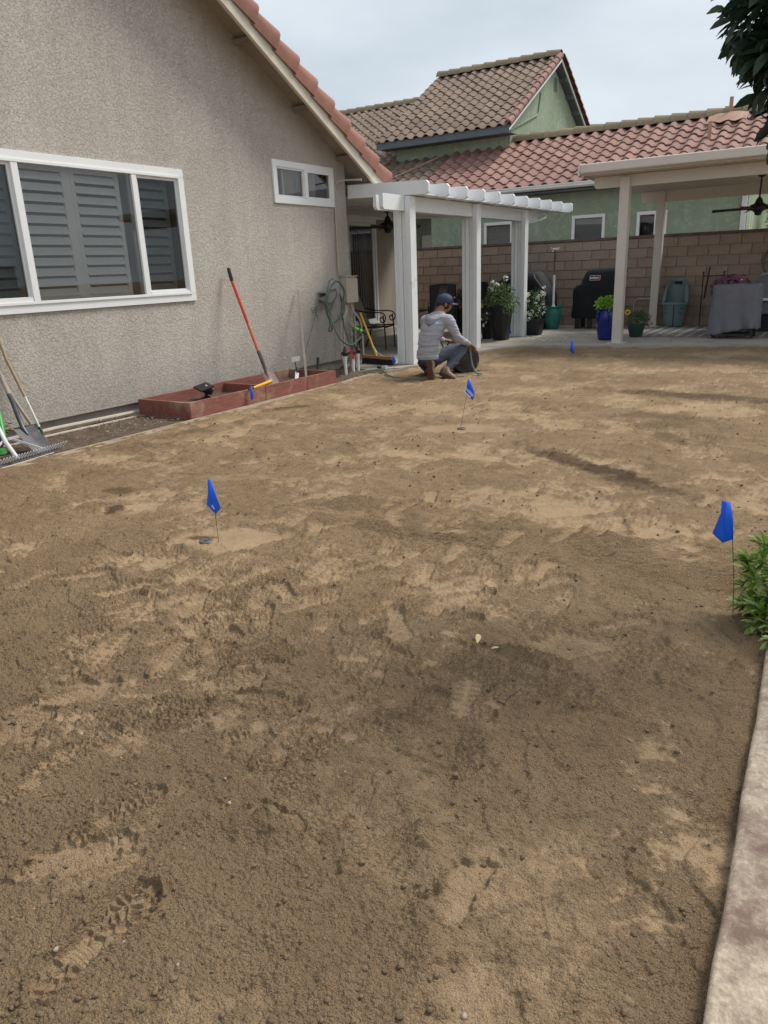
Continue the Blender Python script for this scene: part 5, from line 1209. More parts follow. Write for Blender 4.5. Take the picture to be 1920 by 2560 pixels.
# hood lying on the back
mb = MB(); V = []; F = []
hc = Vector((-4.69, 8.88, .835))
for i in range(9):
    for k in range(20):
        a = 2*math.pi*k/20; t = i/8; rr_ = .030
        c = hc+Vector((math.cos(a)*.108, math.sin(a)*.082+.022, -.03-.045*(math.sin(a) < 0)*abs(math.sin(a))+.02*math.cos(a)))
        nrm = Vector((math.cos(a), math.sin(a), 0)); b_ = 2*math.pi*t
        V.append(c+nrm*.036*math.cos(b_)+Vector((0,0,1))*.036*math.sin(b_))
for i in range(8):
    for k in range(20): k2 = (k+1) % 20; F.append((i*20+k, i*20+k2, (i+1)*20+k2, (i+1)*20+k))
mb.add(V, F)
for i in range(1):
    mb.prism([(-4.80,8.80,.82),(-4.60,8.80,.82),(-4.62,8.755,.74),(-4.70,8.725,.68),(-4.77,8.755,.74)], (0,.07,.02))
mb.build('hood', M['hoodie'], man, smooth=2, bevel=.012)
# trousers
tj = {'p0':((-4.765,8.83,.30),(.160,.125,.05)),'p1':((-4.78,8.84,.20),(.135,.115,.07)),'hl':((-4.86,8.90,.20),(.085,.09,.09)),'tl':((-4.93,9.06,.15),.082),'kl':((-4.98,9.22,.078),.070),'cl':((-4.86,9.0,.085),.066),'al':((-4.69,8.745,.13),.050),
      'hr':((-4.665,8.87,.27),(.095,.095,.09)),'tr':((-4.55,9.01,.34),.088),'kr':((-4.425,9.15,.375),.072),'cr':((-4.455,9.02,.25),.064),'ar':((-4.505,8.88,.135),.052)}
tk = list(tj); ti = {k: i for i, k in enumerate(tk)}
te = [('p0','p1'),('p1','hl'),('hl','tl'),('tl','kl'),('kl','cl'),('cl','al'),('p0','hr'),('hr','tr'),('tr','kr'),('kr','cr'),('cr','ar')]
swept('trousers', [tj[k] for k in tk], [(ti[a], ti[b]) for a, b in te], M['trousers'], man, .008, 4, wrinkle(.010, 7, 24))
MB().ico((-4.765,8.815,.215), 1, (.150,.105,.085), .02, 3).build('seat_shade', M['seatdark'], man, smooth=2)  # shade on the seat of the trousers, put in as a dark shape
# boots
def boot(heel, toe, up_, L_=None):
    heel = Vector(heel); toe = Vector(toe); d = (toe-heel); L_ = d.length; d.normalize(); u = Vector(up_); u = (u-d*u.dot(d)).normalized(); s = d.cross(u)
    mb = MB(); secs = [(0,.034,.0,.085),(.08,.040,.0,.115),(.22,.040,.0,.125),(.36,.038,.0,.115),(.5,.041,.0,.080),(.68,.047,.0,.062),(.85,.044,.0,.052),(.96,.030,.0,.042),(1.0,.014,.004,.030)]
    V = []; n_ = 14
    for t, hwd, z0_, z1_ in secs:
        for k in range(n_):
            a = 2*math.pi*k/n_; V.append(heel+d*L_*t+s*hwd*math.cos(a)+u*((z0_+z1_)/2+.018+(z1_-z0_)/2*math.sin(a)))
    F = [(i*n_+k, i*n_+(k+1)%n_, (i+1)*n_+(k+1)%n_, (i+1)*n_+k) for i in range(len(secs)-1) for k in range(n_)]+[tuple(range(n_))[::-1], tuple(range((len(secs)-1)*n_, len(secs)*n_))]
    mb.add(V, F); bt = mb.build('boot', M['boot'], man, smooth=2)
    out_ = [(-.02,.030),(.0,.037),(.12,.042),(.3,.040),(.42,.036),(.6,.046),(.78,.050),(.92,.040),(1.0,.024),(1.02,.008)]
    ring_ = [heel+d*L_*t+s*w_ for t, w_ in out_]+[heel+d*L_*t-s*w_ for t, w_ in out_[::-1]]
    MB().prism(ring_, u*.022).build('boot_sole', M['sole'], bt, bevel=.003)
    lug = MB()
    for t in np.arange(.03, .99, .105):
        w_ = float(np.interp(t, [a for a, _ in out_], [b for _, b in out_]))
        for sg_ in (-1,1): lug.prism([heel+d*L_*t+s*sg_*.006, heel+d*L_*t+s*sg_*(w_-.004), heel+d*L_*(t+.06)+s*sg_*(w_-.004), heel+d*L_*(t+.06)+s*sg_*.006], u*-.006)
    lug.build('tread', M['sole'], bt)
    laces = MB()
    for i in range(4):
        t = .42+i*.09; z = .095-.012*i; laces.tube([heel+d*L_*t+s*.02+u*(z+.0), heel+d*L_*(t+.02)+u*(z+.012), heel+d*L_*(t+.04)-s*.02+u*z], .003, 5)
    laces.build('laces', M['bark'], bt)
boot((-4.655,8.62,.265), (-4.61,8.60,.012), (-.05,1,.05))
boot((-4.585,8.83,.055), (-4.345,8.74,.008), (.12,.25,1))
pk = MB().box(-.06,.06,-.004,.004,-.03,.03).build('pocket_cloth', mat('light_blue_cloth', (.18,.45,.75), .7, .1, 20), man)
pk.location = Vector((-4.60,8.905,.405))-man.location; pk.rotation_euler = (R(60), R(-8), R(20))

# dusty roll held by the man
rl_ = thing('dusty_roll', (-4.47, 9.42, 0), 'dusty dark round roll standing on the dirt beside the kneeling man', 'roll')
ax = Vector((.62,-.62,.0)).normalized(); cc = Vector((-4.55,9.46,.205))
def disc(mb, c, r0, h0, h1, n_=36, ns=1.0):
    u = ax.cross(Vector((0,0,1))).normalized(); v = Vector((0,0,1)); V = []
    prof_ = [(r0*.15,h0+.0),(r0*.4,h0+.008),(r0*.86,h0-.0),(r0*.97,h0+.015),(r0,h0+.04),(r0*.985,(h0+h1)/2),(r0,h1-.04),(r0*.96,h1-.01),(r0*.85,h1),(r0*.4,h1-.01),(r0*.15,h1)]
    for r_, h_ in prof_:
        for k in range(n_):
            a = 2*math.pi*k/n_; w_ = 1+.025*math.sin(3*a+h_*9)+.015*math.sin(11*a+h_*40); V.append(c+ax*h_+(u*math.cos(a)+v*math.sin(a)*.98)*r_*w_)
    m_ = len(prof_); F = [(i*n_+k, i*n_+(k+1)%n_, (i+1)*n_+(k+1)%n_, (i+1)*n_+k) for i in range(m_-1) for k in range(n_)]+[tuple(range(n_))[::-1], tuple(range((m_-1)*n_, m_*n_))]
    mb.add(V, F)
mb = MB(); disc(mb, cc, .20, -.20, .10); mb.build('roll_body', M['canister'], rl_, smooth=2)
mb = MB()
u_ = ax.cross(Vector((0,0,1))).normalized()
for r_ in (.06,.105,.15,.185):
    mb.tube([cc+ax*(.102)+(u_*math.cos(a)+Vector((0,0,1))*math.sin(a))*r_*(1+.04*math.sin(2*a)) for a in np.linspace(0, 6.0, 26)], .006, 5)
mb.build('wound_edge', M['canister'], rl_, smooth=True)
MB().tube([(-4.60,9.36,.37),(-4.66,9.40,.43),(-4.76,9.44,.43),(-4.80,9.46,.38)], .012).build('strap_handle', M['seatdark'], rl_)
stp = MB(); stp.bar((-4.46,9.52,.02),(-4.26,9.72,.018),.03,.008).bar((-4.26,9.72,.018),(-4.12,9.70,.012),.018,.008); tag(stp.build('black_strap', M['rubber']), 'short black strap lying on the dirt behind the dusty roll', 'strap')

# push broom
br = thing('push_broom', (-6.1, 9.7, .05), 'push broom with orange wooden head and yellow handle lying on the slab corner', 'broom')
MB().prism([(-6.40,9.70,.135),(-5.80,9.58,.125),(-5.80,9.66,.125),(-6.40,9.78,.135)], (0,0,.045)).build('broom_head', M['broomwood'], br, bevel=.008)
mb = MB()
for i in range(44):
    t = i/43; x = -6.39+.58*t; y = 9.745-.12*t
    for j in range(3): mb.bar((x, y-.03+.03*j, .135), (x+rnd.uniform(-.006,.006), y-.045+.045*j, .052), .015, .02)
mb.build('bristles', M['bristle'], br)
MB().tube([(-6.13,9.70,.17),(-6.20,9.72,.30),(-6.46,9.80,.80)], .016, 10).build('handle', M['yellow'], br, smooth=True)
MB().tube([(-5.93,9.62,.165),(-6.10,9.68,.22),(-6.19,9.72,.30)], .006, 6).build('brace', M['alu'], br)
# small nozzle on the slab
nz = thing('spray_nozzle', (-5.72, 9.15, .05), 'small black spray nozzle with pale fitting lying at the slab corner', 'nozzle')
MB().tube([(-5.82,9.22,.07),(-5.70,9.17,.07)], [.016,.02], 10).build('grip', M['rubber'], nz, smooth=True)
MB().tube([(-5.70,9.17,.07),(-5.62,9.15,.08)], [.03,.034], 12).build('fitting', M['plate'], nz, smooth=True)
MB().tube([(-5.62,9.15,.06),(-5.52,9.12,.075),(-5.45,9.20,.07)], .005, 6).build('wire', M['wire'], nz)

# ---------------------------------------------------------------- patio chairs
def make_chair(slmat, label):
    t = thing('patio_chair', (0,0,0), label, 'chair', 'black framed sling chairs under the white patio cover')
    t.location = (0,0,0)
    for s in (-1, 1):
        MB().tube(smooth_path([(.27,.28*s,.0),(.265,.28*s,.30),(.25,.28*s,.50),(.24,.28*s,.60)], 3), .013, 8).build('leg', M['blackmetal'], t, smooth=True)
        MB().tube(smooth_path([(-.30,.26*s,.0),(-.20,.26*s,.22),(-.16,.26*s,.42)], 3), .013, 8).build('leg', M['blackmetal'], t, smooth=True)
        P = smooth_path([(-.26,.28*s,.70),(-.05,.285*s,.655),(.15,.29*s,.65),(.25,.29*s,.63),(.29,.29*s,.56),(.26,.29*s,.485),(.20,.29*s,.49),(.185,.29*s,.545),(.215,.29*s,.565),(.235,.29*s,.54)], 5)
        MB().tube(P, .011, 8).build('arm', M['blackmetal'], t, smooth=True)
        MB().tube(smooth_path([(.27,.25*s,.41),(0,.25*s,.40),(-.18,.25*s,.41),(-.26,.25*s,.60),(-.34,.25*s,.86),(-.40,.25*s,1.03)], 4), .012, 8).build('side_rail', M['blackmetal'], t, smooth=True)
    MB().tube([(.27,-.28,.39),(.27,.28,.39)], .012).tube([(-.40,-.25,1.03),(-.405,0,1.045),(-.40,.25,1.03)], .012).tube([(-.19,-.25,.36),(-.19,.25,.36)], .012).build('cross_bar', M['blackmetal'], t, smooth=True)
    P = smooth_path([(.28,0,.405),(.05,0,.375),(-.14,0,.39),(-.20,0,.45),(-.27,0,.65),(-.35,0,.88),(-.40,0,1.03)], 4); mb = MB(); n_ = len(P)
    for p in P: mb.v += [(p.x,-.25,p.z),(p.x,.25,p.z)]
    nn = len(mb.v); mb.v += [(a,b,c-.006) for a,b,c in mb.v]
    for i in range(n_-1): a = 2*i; mb.f += [(a,a+1,a+3,a+2),(nn+a,nn+a+2,nn+a+3,nn+a+1)]
    mb.build('sling', slmat, t, smooth=True)
    return t
c1 = make_chair(M['sling_tan'], 'tan sling patio chair with black scroll arms in front of the sliding door')
c2 = make_chair(M['sling_grey'], 'charcoal sling patio chair facing away behind the kneeling man')
c1.location = (-7.38, 11.68, .052); c1.rotation_euler = (0,0,R(14))
c2.location = (-7.15, 13.9, .052); c2.rotation_euler = (0,0,R(118))
c3 = copy_tree(c2); c3.location = (-6.60,15.3,.052); c3.rotation_euler = (0,0,R(60)); c3['label'] = 'charcoal sling patio chair tucked behind the flower pots beside the larger grill'
c4 = copy_tree(c2); c4.location = (-7.15,11.05,.052); c4.rotation_euler = (0,0,R(190)); c4.location = (-6.45,11.75,.052); c4['label'] = 'charcoal sling patio chair hidden partly by the nearest white post'

# ---------------------------------------------------------------- pots and plants on the patio
def square_pot(loc, w0, w1, h, mt, label, cat='potted plant', name='potted_plant', tw=.0):
    t = thing(name, loc, label, cat); x, y, z = loc
    MB().loft([(z,x,y,w0,w0),(z+h*.9,x,y,w1*.97,w1*.97),(z+h*.9,x,y,w1*1.04,w1*1.04),(z+h,x,y,w1*1.04,w1*1.04),(z+h,x,y,w1*.93,w1*.93),(z+h-.05,x,y,w1*.9,w1*.9)], 32, 9).build('pot', mt, t, smooth=True)
    return t
def round_pot(loc, prof_, mt, label, cat='potted plant', name='potted_plant'):
    t = thing(name, loc, label, cat); MB().lathe(prof_, loc, 32).build('pot', mt, t, smooth=True); return t
def flowers(mb, c, rad_, n, rn, size, sc=(1,1,1), flat=False):
    for _ in range(n):
        d = Vector((rn.gauss(0,1), rn.gauss(0,1), rn.gauss(0,1)+.5)).normalized(); p = Vector(c)+Vector((d.x*sc[0], d.y*sc[1], d.z*sc[2]))*rad_*rn.uniform(.8,1.08)
        m3 = orient(d, roll=0)
        for k in range(5):
            a = k*2*math.pi/5; u, v = m3 @ Vector((1,0,0)), m3 @ Vector((0,0,1))
            r0 = u*math.cos(a)+v*math.sin(a); r1 = u*math.cos(a+.55)+v*math.sin(a+.55); r2_ = u*math.cos(a-.55)+v*math.sin(a-.55)
            s_ = size*rn.uniform(.8,1.2); dn_ = m3 @ Vector((0,1,0))
            mb.add([p, p+r1*s_*.7+dn_*s_*.2, p+r0*s_+dn_*s_*.1, p+r2_*s_*.7+dn_*s_*.2], [(0,1,2,3)])
A_ = (-5.72, 13.55, .052)
pa = square_pot(A_, .125, .178, .62, M['plasticpot'], 'tall black square pot with feathery green plant and white flowers between the posts')
mb = MB(); tuft(mb, lfm['leafmid'], (-5.72,13.5,.88), .26, 900, rp, (.5,1.1), .3, (1.1,1,.8)); tuft(mb, lfm['leafmid'], (-5.50,13.42,.72), .17, 380, rp, (.5,1.0), -.2, (1,1,1.1)); tuft(mb, lfm['leafmid'], (-5.92,13.45,.76), .15, 260, rp, (.4,.9), .1, (1.4,1,.5))
mb.build('foliage', mat('feathery_leaf', (.10,.17,.06), .6, .35, 9, rand=.1, col2=(.20,.28,.11)), pa, fix=False)
mb = MB(); 
for (x,y,z) in ((-5.88,13.5,1.10),(-5.62,13.5,1.18),(-5.78,13.45,1.05)): 
    flowers(mb, (x,y,z), .045, 12, rp, .028); 
for (x,y,z) in ((-5.93,13.45,1.0),(-5.86,13.42,.98)): flowers(mb, (x,y,z), .03, 6, rp, .024)
mb.build('white_flower', M['petalwhite'], pa, fix=False)
mb = MB(); mb.tube([(-5.80,13.5,.7),(-5.88,13.5,1.1)], .006, 5).tube([(-5.68,13.5,.7),(-5.62,13.5,1.18)], .006, 5); mb.build('stem', M['leafmid'], pa)
wf = square_pot((-5.45, 14.6, .052), .13, .17, .30, M['plasticpot'], 'white flowering trailing plant in a pot behind the farthest white post')
mb = MB(); tuft(mb, lfm['leafmid'], (-5.42,14.55,.62), .22, 420, rp, (.5,1.0), .2, (.9,1,1.6)); mb.build('foliage', M['leafmid'], wf, fix=False)
mb = MB()
for _ in range(22): flowers(mb, (-5.42+rp.uniform(-.14,.24),14.5+rp.uniform(-.15,.1),rp.uniform(.35,1.0)), .03, 5, rp, .026)
mb.build('white_flower', M['petalwhite'], wf, fix=False)
sp = square_pot((-6.07, 13.75, .052), .10, .13, .34, M['plasticpot'], 'small black pot with yellow bloom and tiny white flowers beside the tall black pot')
mb = MB(); tuft(mb, lfm['leafdark'], (-6.07,13.7,.50), .20, 420, rp, (.5,1.0), .2, (1,1,1.1)); mb.build('foliage', M['leafdark'], sp, fix=False)
mb = MB(); flowers(mb, (-6.17,13.6,.68), .045, 16, rp, .035); mb.build('yellow_flower', M['petalyellow'], sp, fix=False)
mb = MB(); [flowers(mb, (-6.07+rp.uniform(-.18,.2),13.55,rp.uniform(.30,.55)), .012, 3, rp, .022) for _ in range(9)]; mb.build('white_flower', M['petalwhite'], sp, fix=False)
dk = square_pot((-7.27, 15.0, .052), .14, .21, .50, M['plasticpot'], 'large black pot of dark foliage with reddish tips in front of the block wall')
mb = MB(); tuft(mb, lfm['leafdusk'], (-7.27,14.95,.74), .27, 1100, rp, (.5,1.1), .3, (1.15,1,.85)); tuft(mb, lfm['leafdark'], (-7.2,14.95,.68), .25, 500, rp, (.5,1.1), .1, (1.1,1,.8)); mb.build('foliage', M['leafdusk'], dk, fix=False)
mb = MB(); flowers(mb, (-7.47,14.75,.88), .02, 4, rp, .025); flowers(mb, (-7.08,14.75,.75), .02, 4, rp, .025); mb.build('cream_flower', M['petalyellow'], dk, fix=False)
mb = MB().ico((-7.28,15.55,.92), .22, (1,.7,.75), .12, 2); tag(mb.build('grey_rock', M['stone'], smooth=2), 'pale grey rock shaped bundle behind the large dark pot', 'rock')
MB().lathe([(.18,0),(.20,.02),(.16,.30),(.18,.72)], (-7.28,15.55,.052)).build('rock_pedestal', M['plasticpot'], bpy.data.objects['grey_rock'])
te_ = round_pot((-5.56, 16.0, .052), [(.115,0),(.13,.02),(.165,.15),(.178,.28),(.176,.39),(.165,.43),(.19,.45),(.195,.475),(.175,.475),(.165,.45),(.12,.40)], M['teal'], 'teal glazed pot used as a stand for the white umbrella pole', 'pot', 'teal_pot')
um = thing('umbrella_pole', (-5.56, 16.0, .45), 'white and brown umbrella pole standing upright in the teal pot', 'pole')
MB().tube([(-5.56,16.0,.2),(-5.56,16.0,1.17)], .024, 12).lathe([(.05,0),(.04,.05),(.028,.10)], (-5.56,16.0,.46), 14).build('lower_tube', M['white_alu'], um, smooth=True)
MB().tube([(-5.56,16.0,1.15),(-5.56,16.0,1.68)], .015, 10).build('upper_tube', M['umbrella'], um, smooth=True)
tf = MB()
for _ in range(26):
    a, h_ = rp.uniform(0,6.28), rp.uniform(-.05,.05); tf.bar((-5.56,16.0,1.68),(-5.56+.09*math.cos(a),16.0+.09*math.sin(a),1.68+h_),.008,.006)
tf.build('tip_tuft', M['petalwhite'], um)
bp = round_pot((-3.80, 13.80, .052), [(.11,0),(.125,.015),(.165,.2),(.185,.38),(.18,.47),(.165,.51),(.185,.53),(.185,.55),(.165,.55),(.15,.50)], M['cobalt'], 'tall cobalt blue glazed pot with bright green plant beside the tan post')
dm = MB().lathe([(.001,-.004),(.012,.0),(.001,.004)], (0,0,0), 6).mesh('ripple', M['cobalt'], smooth=True)
mb = MB()
for j in range(11):
    for i in range(16):
        a = 2*math.pi*(i+.5*(j % 2))/16; z = .06+j*.040; r_ = float(np.interp(z, [0,.2,.38,.47], [.125,.165,.185,.18]))+.002
        c = Vector((-3.80+r_*math.cos(a), 13.80+r_*math.sin(a), .052+z)); t_ = Vector((-math.sin(a), math.cos(a), 0)); o_ = Vector((math.cos(a), math.sin(a), 0))
        mb.add([c-t_*.022, c+Vector((0,0,-.006))+o_*.007, c+t_*.022, c+Vector((0,0,.006))+o_*.002], [(0,1,3),(1,2,3)])
mb.build('ripple', M['cobalt'], bp)
lb = leaf_mesh('leaf', .075, .042, M['leafgreen'], .1, .5)
mb = MB(); tuft(mb, lb, (-3.80,13.78,.68), .19, 420, rp, (.5,1.0), .5, (1.1,1.1,.62)); mb.build('foliage', M['leafgreen'], bp, fix=False)
gp = round_pot((-3.42, 14.45, .052), [(.10,0),(.11,.01),(.155,.19),(.165,.20),(.165,.225),(.15,.225),(.14,.2)], M['darkgreen_pl'], 'low dark green pot with sunflower and purple blooms behind the tan post')
mb = MB(); tuft(mb, lfm['leafmid'], (-3.38,14.40,.38), .18, 520, rp, (.5,1.0), .3, (1.1,1,.75)); mb.build('foliage', M['leafmid'], gp, fix=False)
mb = MB(); [flowers(mb, (-3.30+rp.uniform(-.1,.2),14.35,rp.uniform(.22,.45)), .02, 4, rp, .022) for _ in range(14)]; mb.build('purple_flower', M['petalpurple'], gp, fix=False)
sf = MB().lathe([(.022,0),(.02,.008),(.001,.012)], (0,0,0), 12); sfo = sf.build('sunflower_centre', M['bark'], gp); sfo.location = Vector((-3.555,14.30,.50))-gp.location; sfo.rotation_euler = (R(80),0,R(25))
mb = MB()
for k in range(14):
    a = k*2*math.pi/14; c_, s_ = math.cos(a), math.sin(a); c2_, s2_ = math.cos(a+.22), math.sin(a+.22)
    P0 = Vector((-3.555,14.30,.50)); ux_, uz_ = Vector((.9,.35,0)), Vector((0,.1,1))
    mb.add([P0+(ux_*c_+uz_*s_)*.018, P0+(ux_*c2_+uz_*s2_)*.04, P0+(ux_*c_+uz_*s_)*.062, P0+(ux_*math.cos(a-.22)+uz_*math.sin(a-.22))*.04], [(0,1,2,3)])
mb.build('petal', M['petalyellow'], gp, fix=False); MB().tube([(-3.55,14.33,.49),(-3.50,14.42,.25)], .006, 5).build('stem', M['leafmid'], gp)

# ---------------------------------------------------------------- covered grills
def folds(a1, k1, a2=0, k2=0, ph=0):
    return lambda u, t: ((a1*math.sin(u*2*math.pi*k1+ph+2*t)+a2*math.sin(u*2*math.pi*k2+t*5))*(1-t)**.7*(t < .999), 0)
g2 = thing('covered_grill', (-4.65, 16.3, .052), 'black covered barbecue grill with white maker label standing beside the tan post', 'grill')
MB().loft([(.27,-4.67,16.32,.50,.31),(.30,-4.67,16.32,.515,.32),(.55,-4.67,16.32,.50,.315),(.80,-4.67,16.32,.51,.32),(.86,-4.67,16.32,.50,.315),(.94,-4.66,16.32,.45,.30),(.96,-4.62,16.32,.40,.29),(1.05,-4.61,16.33,.385,.27),(1.18,-4.60,16.34,.35,.22),(1.25,-4.60,16.35,.31,.16),(1.275,-4.60,16.36,.24,.10)], 64, 5, folds(.014,9,.008,23)).build('cover', M['cover_black'], g2, smooth=2)
for x, y in ((-5.05,16.1),(-4.8,16.15),(-4.25,16.1),(-5.05,16.5),(-4.25,16.5)): MB().box(x-.05,x+.05,y-.02,y+.02,.052,.30).build('leg', M['plasticpot'], g2)
lbm = MB().prism([(-4.80,16.053,1.045),(-4.60,16.053,1.045),(-4.60,16.083,1.125),(-4.80,16.083,1.125)], (0,-.004,.001)).build('label_patch', M['cover_black'], g2)
E = [(-4.805,16.044,1.04),(-4.595,16.044,1.04),(-4.595,16.077,1.13),(-4.805,16.077,1.13)]
mb = MB()
for i in range(4): mb.bar(E[i], E[(i+1)%4], .007, .003, (0,-1,.3))
mb.build('label_border', M['petalwhite'], lbm)
def text_obj(s, size, mt, parent, M4, name='lettering', ext=.0015, bold=True):
    cu = bpy.data.curves.new('t', 'FONT'); cu.body = s; cu.size = size; cu.extrude = ext; cu.align_x = 'CENTER'; cu.align_y = 'CENTER'; cu.offset = size*.018 if bold else 0
    o = bpy.data.objects.new('t', cu); scn.collection.objects.link(o); bpy.context.view_layer.update()
    m2 = bpy.data.meshes.new_from_object(o.evaluated_get(bpy.context.evaluated_depsgraph_get())); bpy.data.objects.remove(o)
    m2.transform(M4); off = chain_off(parent)
    for v in m2.vertices: v.co -= off
    m2.materials.clear(); m2.materials.append(mt); m2.name = name
    return link(bpy.data.objects.new(name, m2), parent)
ax_x = Vector((1,0,0)); ay = Vector((0,.34,.94)).normalized(); az = ax_x.cross(ay)
T4 = Matrix.Translation((-4.715,16.055,1.088)) @ Matrix((ax_x, ay, az)).transposed().to_4x4()
text_obj('weber', .075, M['petalwhite'], lbm, T4)
mb = MB().box(-.022,.022,-.022,.022,0,.0015); mb.v = [tuple(Matrix.Translation((-4.625,16.055,1.084)) @ Matrix((ax_x, ay, az)).transposed().to_4x4() @ Vector(v)) for v in mb.v]
mb.build('red_mark', M['red'], lbm)
g1 = thing('covered_grill', (-6.3, 16.3, .052), 'large black covered barbecue with grey piping behind the flower pots', 'grill')
MB().loft([(.09,-6.36,16.3,.72,.36),(.12,-6.36,16.3,.735,.37),(.45,-6.36,16.3,.74,.37),(.75,-6.36,16.3,.72,.37),(.90,-6.37,16.3,.66,.36),(1.08,-6.36,16.32,.52,.30),(1.20,-6.34,16.34,.40,.22),(1.25,-6.33,16.36,.33,.15)], 64, 4.2, folds(.02,7,.010,19,1)).build('cover', M['cover_black'], g1, smooth=2)
MB().tube(smooth_path([(-6.95,15.96,.12),(-6.98,15.98,.72),(-6.82,15.98,.95),(-6.70,16.0,1.08)], 5), .008, 6).tube(smooth_path([(-5.84,15.93,.12),(-5.80,15.93,.5),(-5.73,15.95,.80),(-5.83,15.96,.95),(-5.98,16.02,1.10),(-6.05,16.1,1.19)], 5), .008, 6).build('piping', M['piping'], g1, smooth=True)
MB().box(-6.95,-5.75,16.1,16.5,.052,.10).build('base', M['plasticpot'], g1)

# ---------------------------------------------------------------- covered patio furniture, flowers, tub, ornaments on the right
cf = thing('covered_side_table', (-1.75, 14.5, .06), 'small table under a draped grey cloth cover at the front of the rug', 'covered table')
def drape_secs(cx, cy, hx, hy, z0_, z1_):
    return [(z0_,cx,cy,hx*1.03,hy*1.03),(z0_+.02,cx,cy,hx*1.03,hy*1.03),(z0_+(z1_-z0_)*.3,cx,cy,hx*1.02,hy*1.02),(z0_+(z1_-z0_)*.6,cx,cy,hx,hy),(z1_-.06,cx,cy,hx,hy),(z1_-.02,cx,cy,hx*.985,hy*.98),(z1_,cx,cy,hx*.93,hy*.92)]
secs = drape_secs(-1.76,14.52,.375,.30,.21,.945)
def cfold(u, t):
    k = (1-t)**.8; a = u*2*math.pi
    return (.018*math.sin(a*7+3*t+.5)*k+.010*math.sin(a*17+t*6)*k, -.13*k*k*max(0, math.cos(a-3.9))**6*(t < .3)+.02*math.sin(a*5)*(t < .05))
MB().loft(secs, 96, 7, cfold).build('cover', M['cover_grey'], cf, smooth=2)
for x, y in ((-2.06,14.32),(-1.46,14.32),(-2.06,14.74),(-1.46,14.74)): MB().box(x-.025,x+.025,y-.025,y+.025,.06,.42).build('leg', M['blackmetal'], cf)
MB().box(-2.1,-1.44,14.23,14.26,.10,.13).box(-2.1,-1.44,14.5,14.53,.10,.13).box(-2.1,-1.44,14.77,14.8,.10,.13).build('lower_shelf', M['blackmetal'], cf)
c_b = thing('covered_sofa', (-.9, 16.0, .06), 'larger sofa under a grey cloth cover at the right edge', 'covered sofa')
MB().loft([(.38,-.85,15.9,.86,.42),(.40,-.85,15.9,.86,.42),(.60,-.85,15.92,.85,.41),(.80,-.85,15.95,.82,.40),(1.02,-.85,16.02,.78,.34),(1.08,-.85,16.04,.72,.29)], 80, 6, folds(.02,8,.012,21)).build('cover', M['cover_grey'], c_b, smooth=2)
MB().box(-1.6,-.1,15.55,16.25,.06,.36).build('base', M['plasticpot'], c_b)
MB().box(-1.7,-1.2,15.42,15.5,.62,.66).build('strap', M['petalwhite'], c_b)
mm_ = thing('mauve_flower_pot', (-2.25, 15.9, .06), 'dome of mauve chrysanthemum flowers in a pot behind the grey covered table', 'potted plant')
MB().lathe([(.16,0),(.18,.02),(.22,.5),(.24,.62),(.20,.62)], (-2.05,15.9,.06), 24).build('pot', M['plasticpot'], mm_, smooth=True)
MB().ico((-2.05,15.9,.80), 1, (.34,.34,.25), .03, 3).build('foliage', M['leafdark'], mm_, smooth=2)
mb = MB(); flowers(mb, (-2.05,15.9,.80), .355, 620, rp, .034, (1,1,.78)); mb.build('flowers', M['mum'], mm_, fix=False)
tb = thing('grey_green_tub', (-3.15, 16.7, .06), 'tall grey green plastic tub with slotted back leaning on the block wall', 'tub')
V = []; F = []; N_ = 40; cx, cy = -3.20, 16.72
rows = [(.06,.19,.16),(.10,.195,.165),(.32,.225,.185),(.48,.245,.20),(.515,.262,.215),(.545,.262,.215)]
mb = MB()
for z, hx, hy in rows:
    for k in range(N_): a = 2*math.pi*k/N_; V.append((cx+hx*math.cos(a), cy+hy*math.sin(a), z))
# high back: rim rises at the rear half
for s_, hx, hy in ((.35,.262,.215),(.7,.255,.22),(1.0,.23,.23),(1.12,.18,.24)):
    for k in range(N_):
        a = 2*math.pi*k/N_; bk = max(0, math.sin(a)*2.2+.35); bk = min(1, bk)**.5
        V.append((cx+(hx if bk > 0 else .25)*math.cos(a)*(1 if bk > 0 else 1), cy+(.215+(.03*s_ if bk > 0 else -.01))*math.sin(a), .545+.44*s_*bk*(1-.28*abs(math.cos(a))**3*s_)+(0 if bk > 0 else -.01*s_)))
nr_ = len(rows)+4
F = [(i*N_+k, i*N_+(k+1)%N_, (i+1)*N_+(k+1)%N_, (i+1)*N_+k) for i in range(nr_-1) for k in range(N_)]+[tuple(range(N_))[::-1]]
mb.add(V, F); tub = mb.build('tub_shell', M['tub'], tb, smooth=2)
md = tub.modifiers.new('thick', 'SOLIDIFY'); md.thickness = .012
MB().loft([(.500,cx,cy,.275,.228),(.53,cx,cy,.282,.235),(.548,cx,cy,.275,.228)], 40, 2.0, cap=False).build('rim', M['tub'], tb, smooth=2)
MB().box(cx-.075,cx+.075,cy+.175,cy+.195,.90,.955).build('slot', M['dark'], tb, bevel=.01)
MB().tube([(cx-.19,cy-.17,.42),(cx+.20,cy-.16,.43)], .006,6).tube([(cx-.185,cy-.165,.34),(cx+.19,cy-.16,.32)], .006,6).tube([(cx+.02,cy-.215,.50),(cx+.03,cy-.21,.06)], .008,6).build('wire_stand', M['blackmetal'], tb)
st_ = thing('plant_stand', (-2.6, 16.9, .06), 'thin black iron plant stand against the block wall', 'stand')
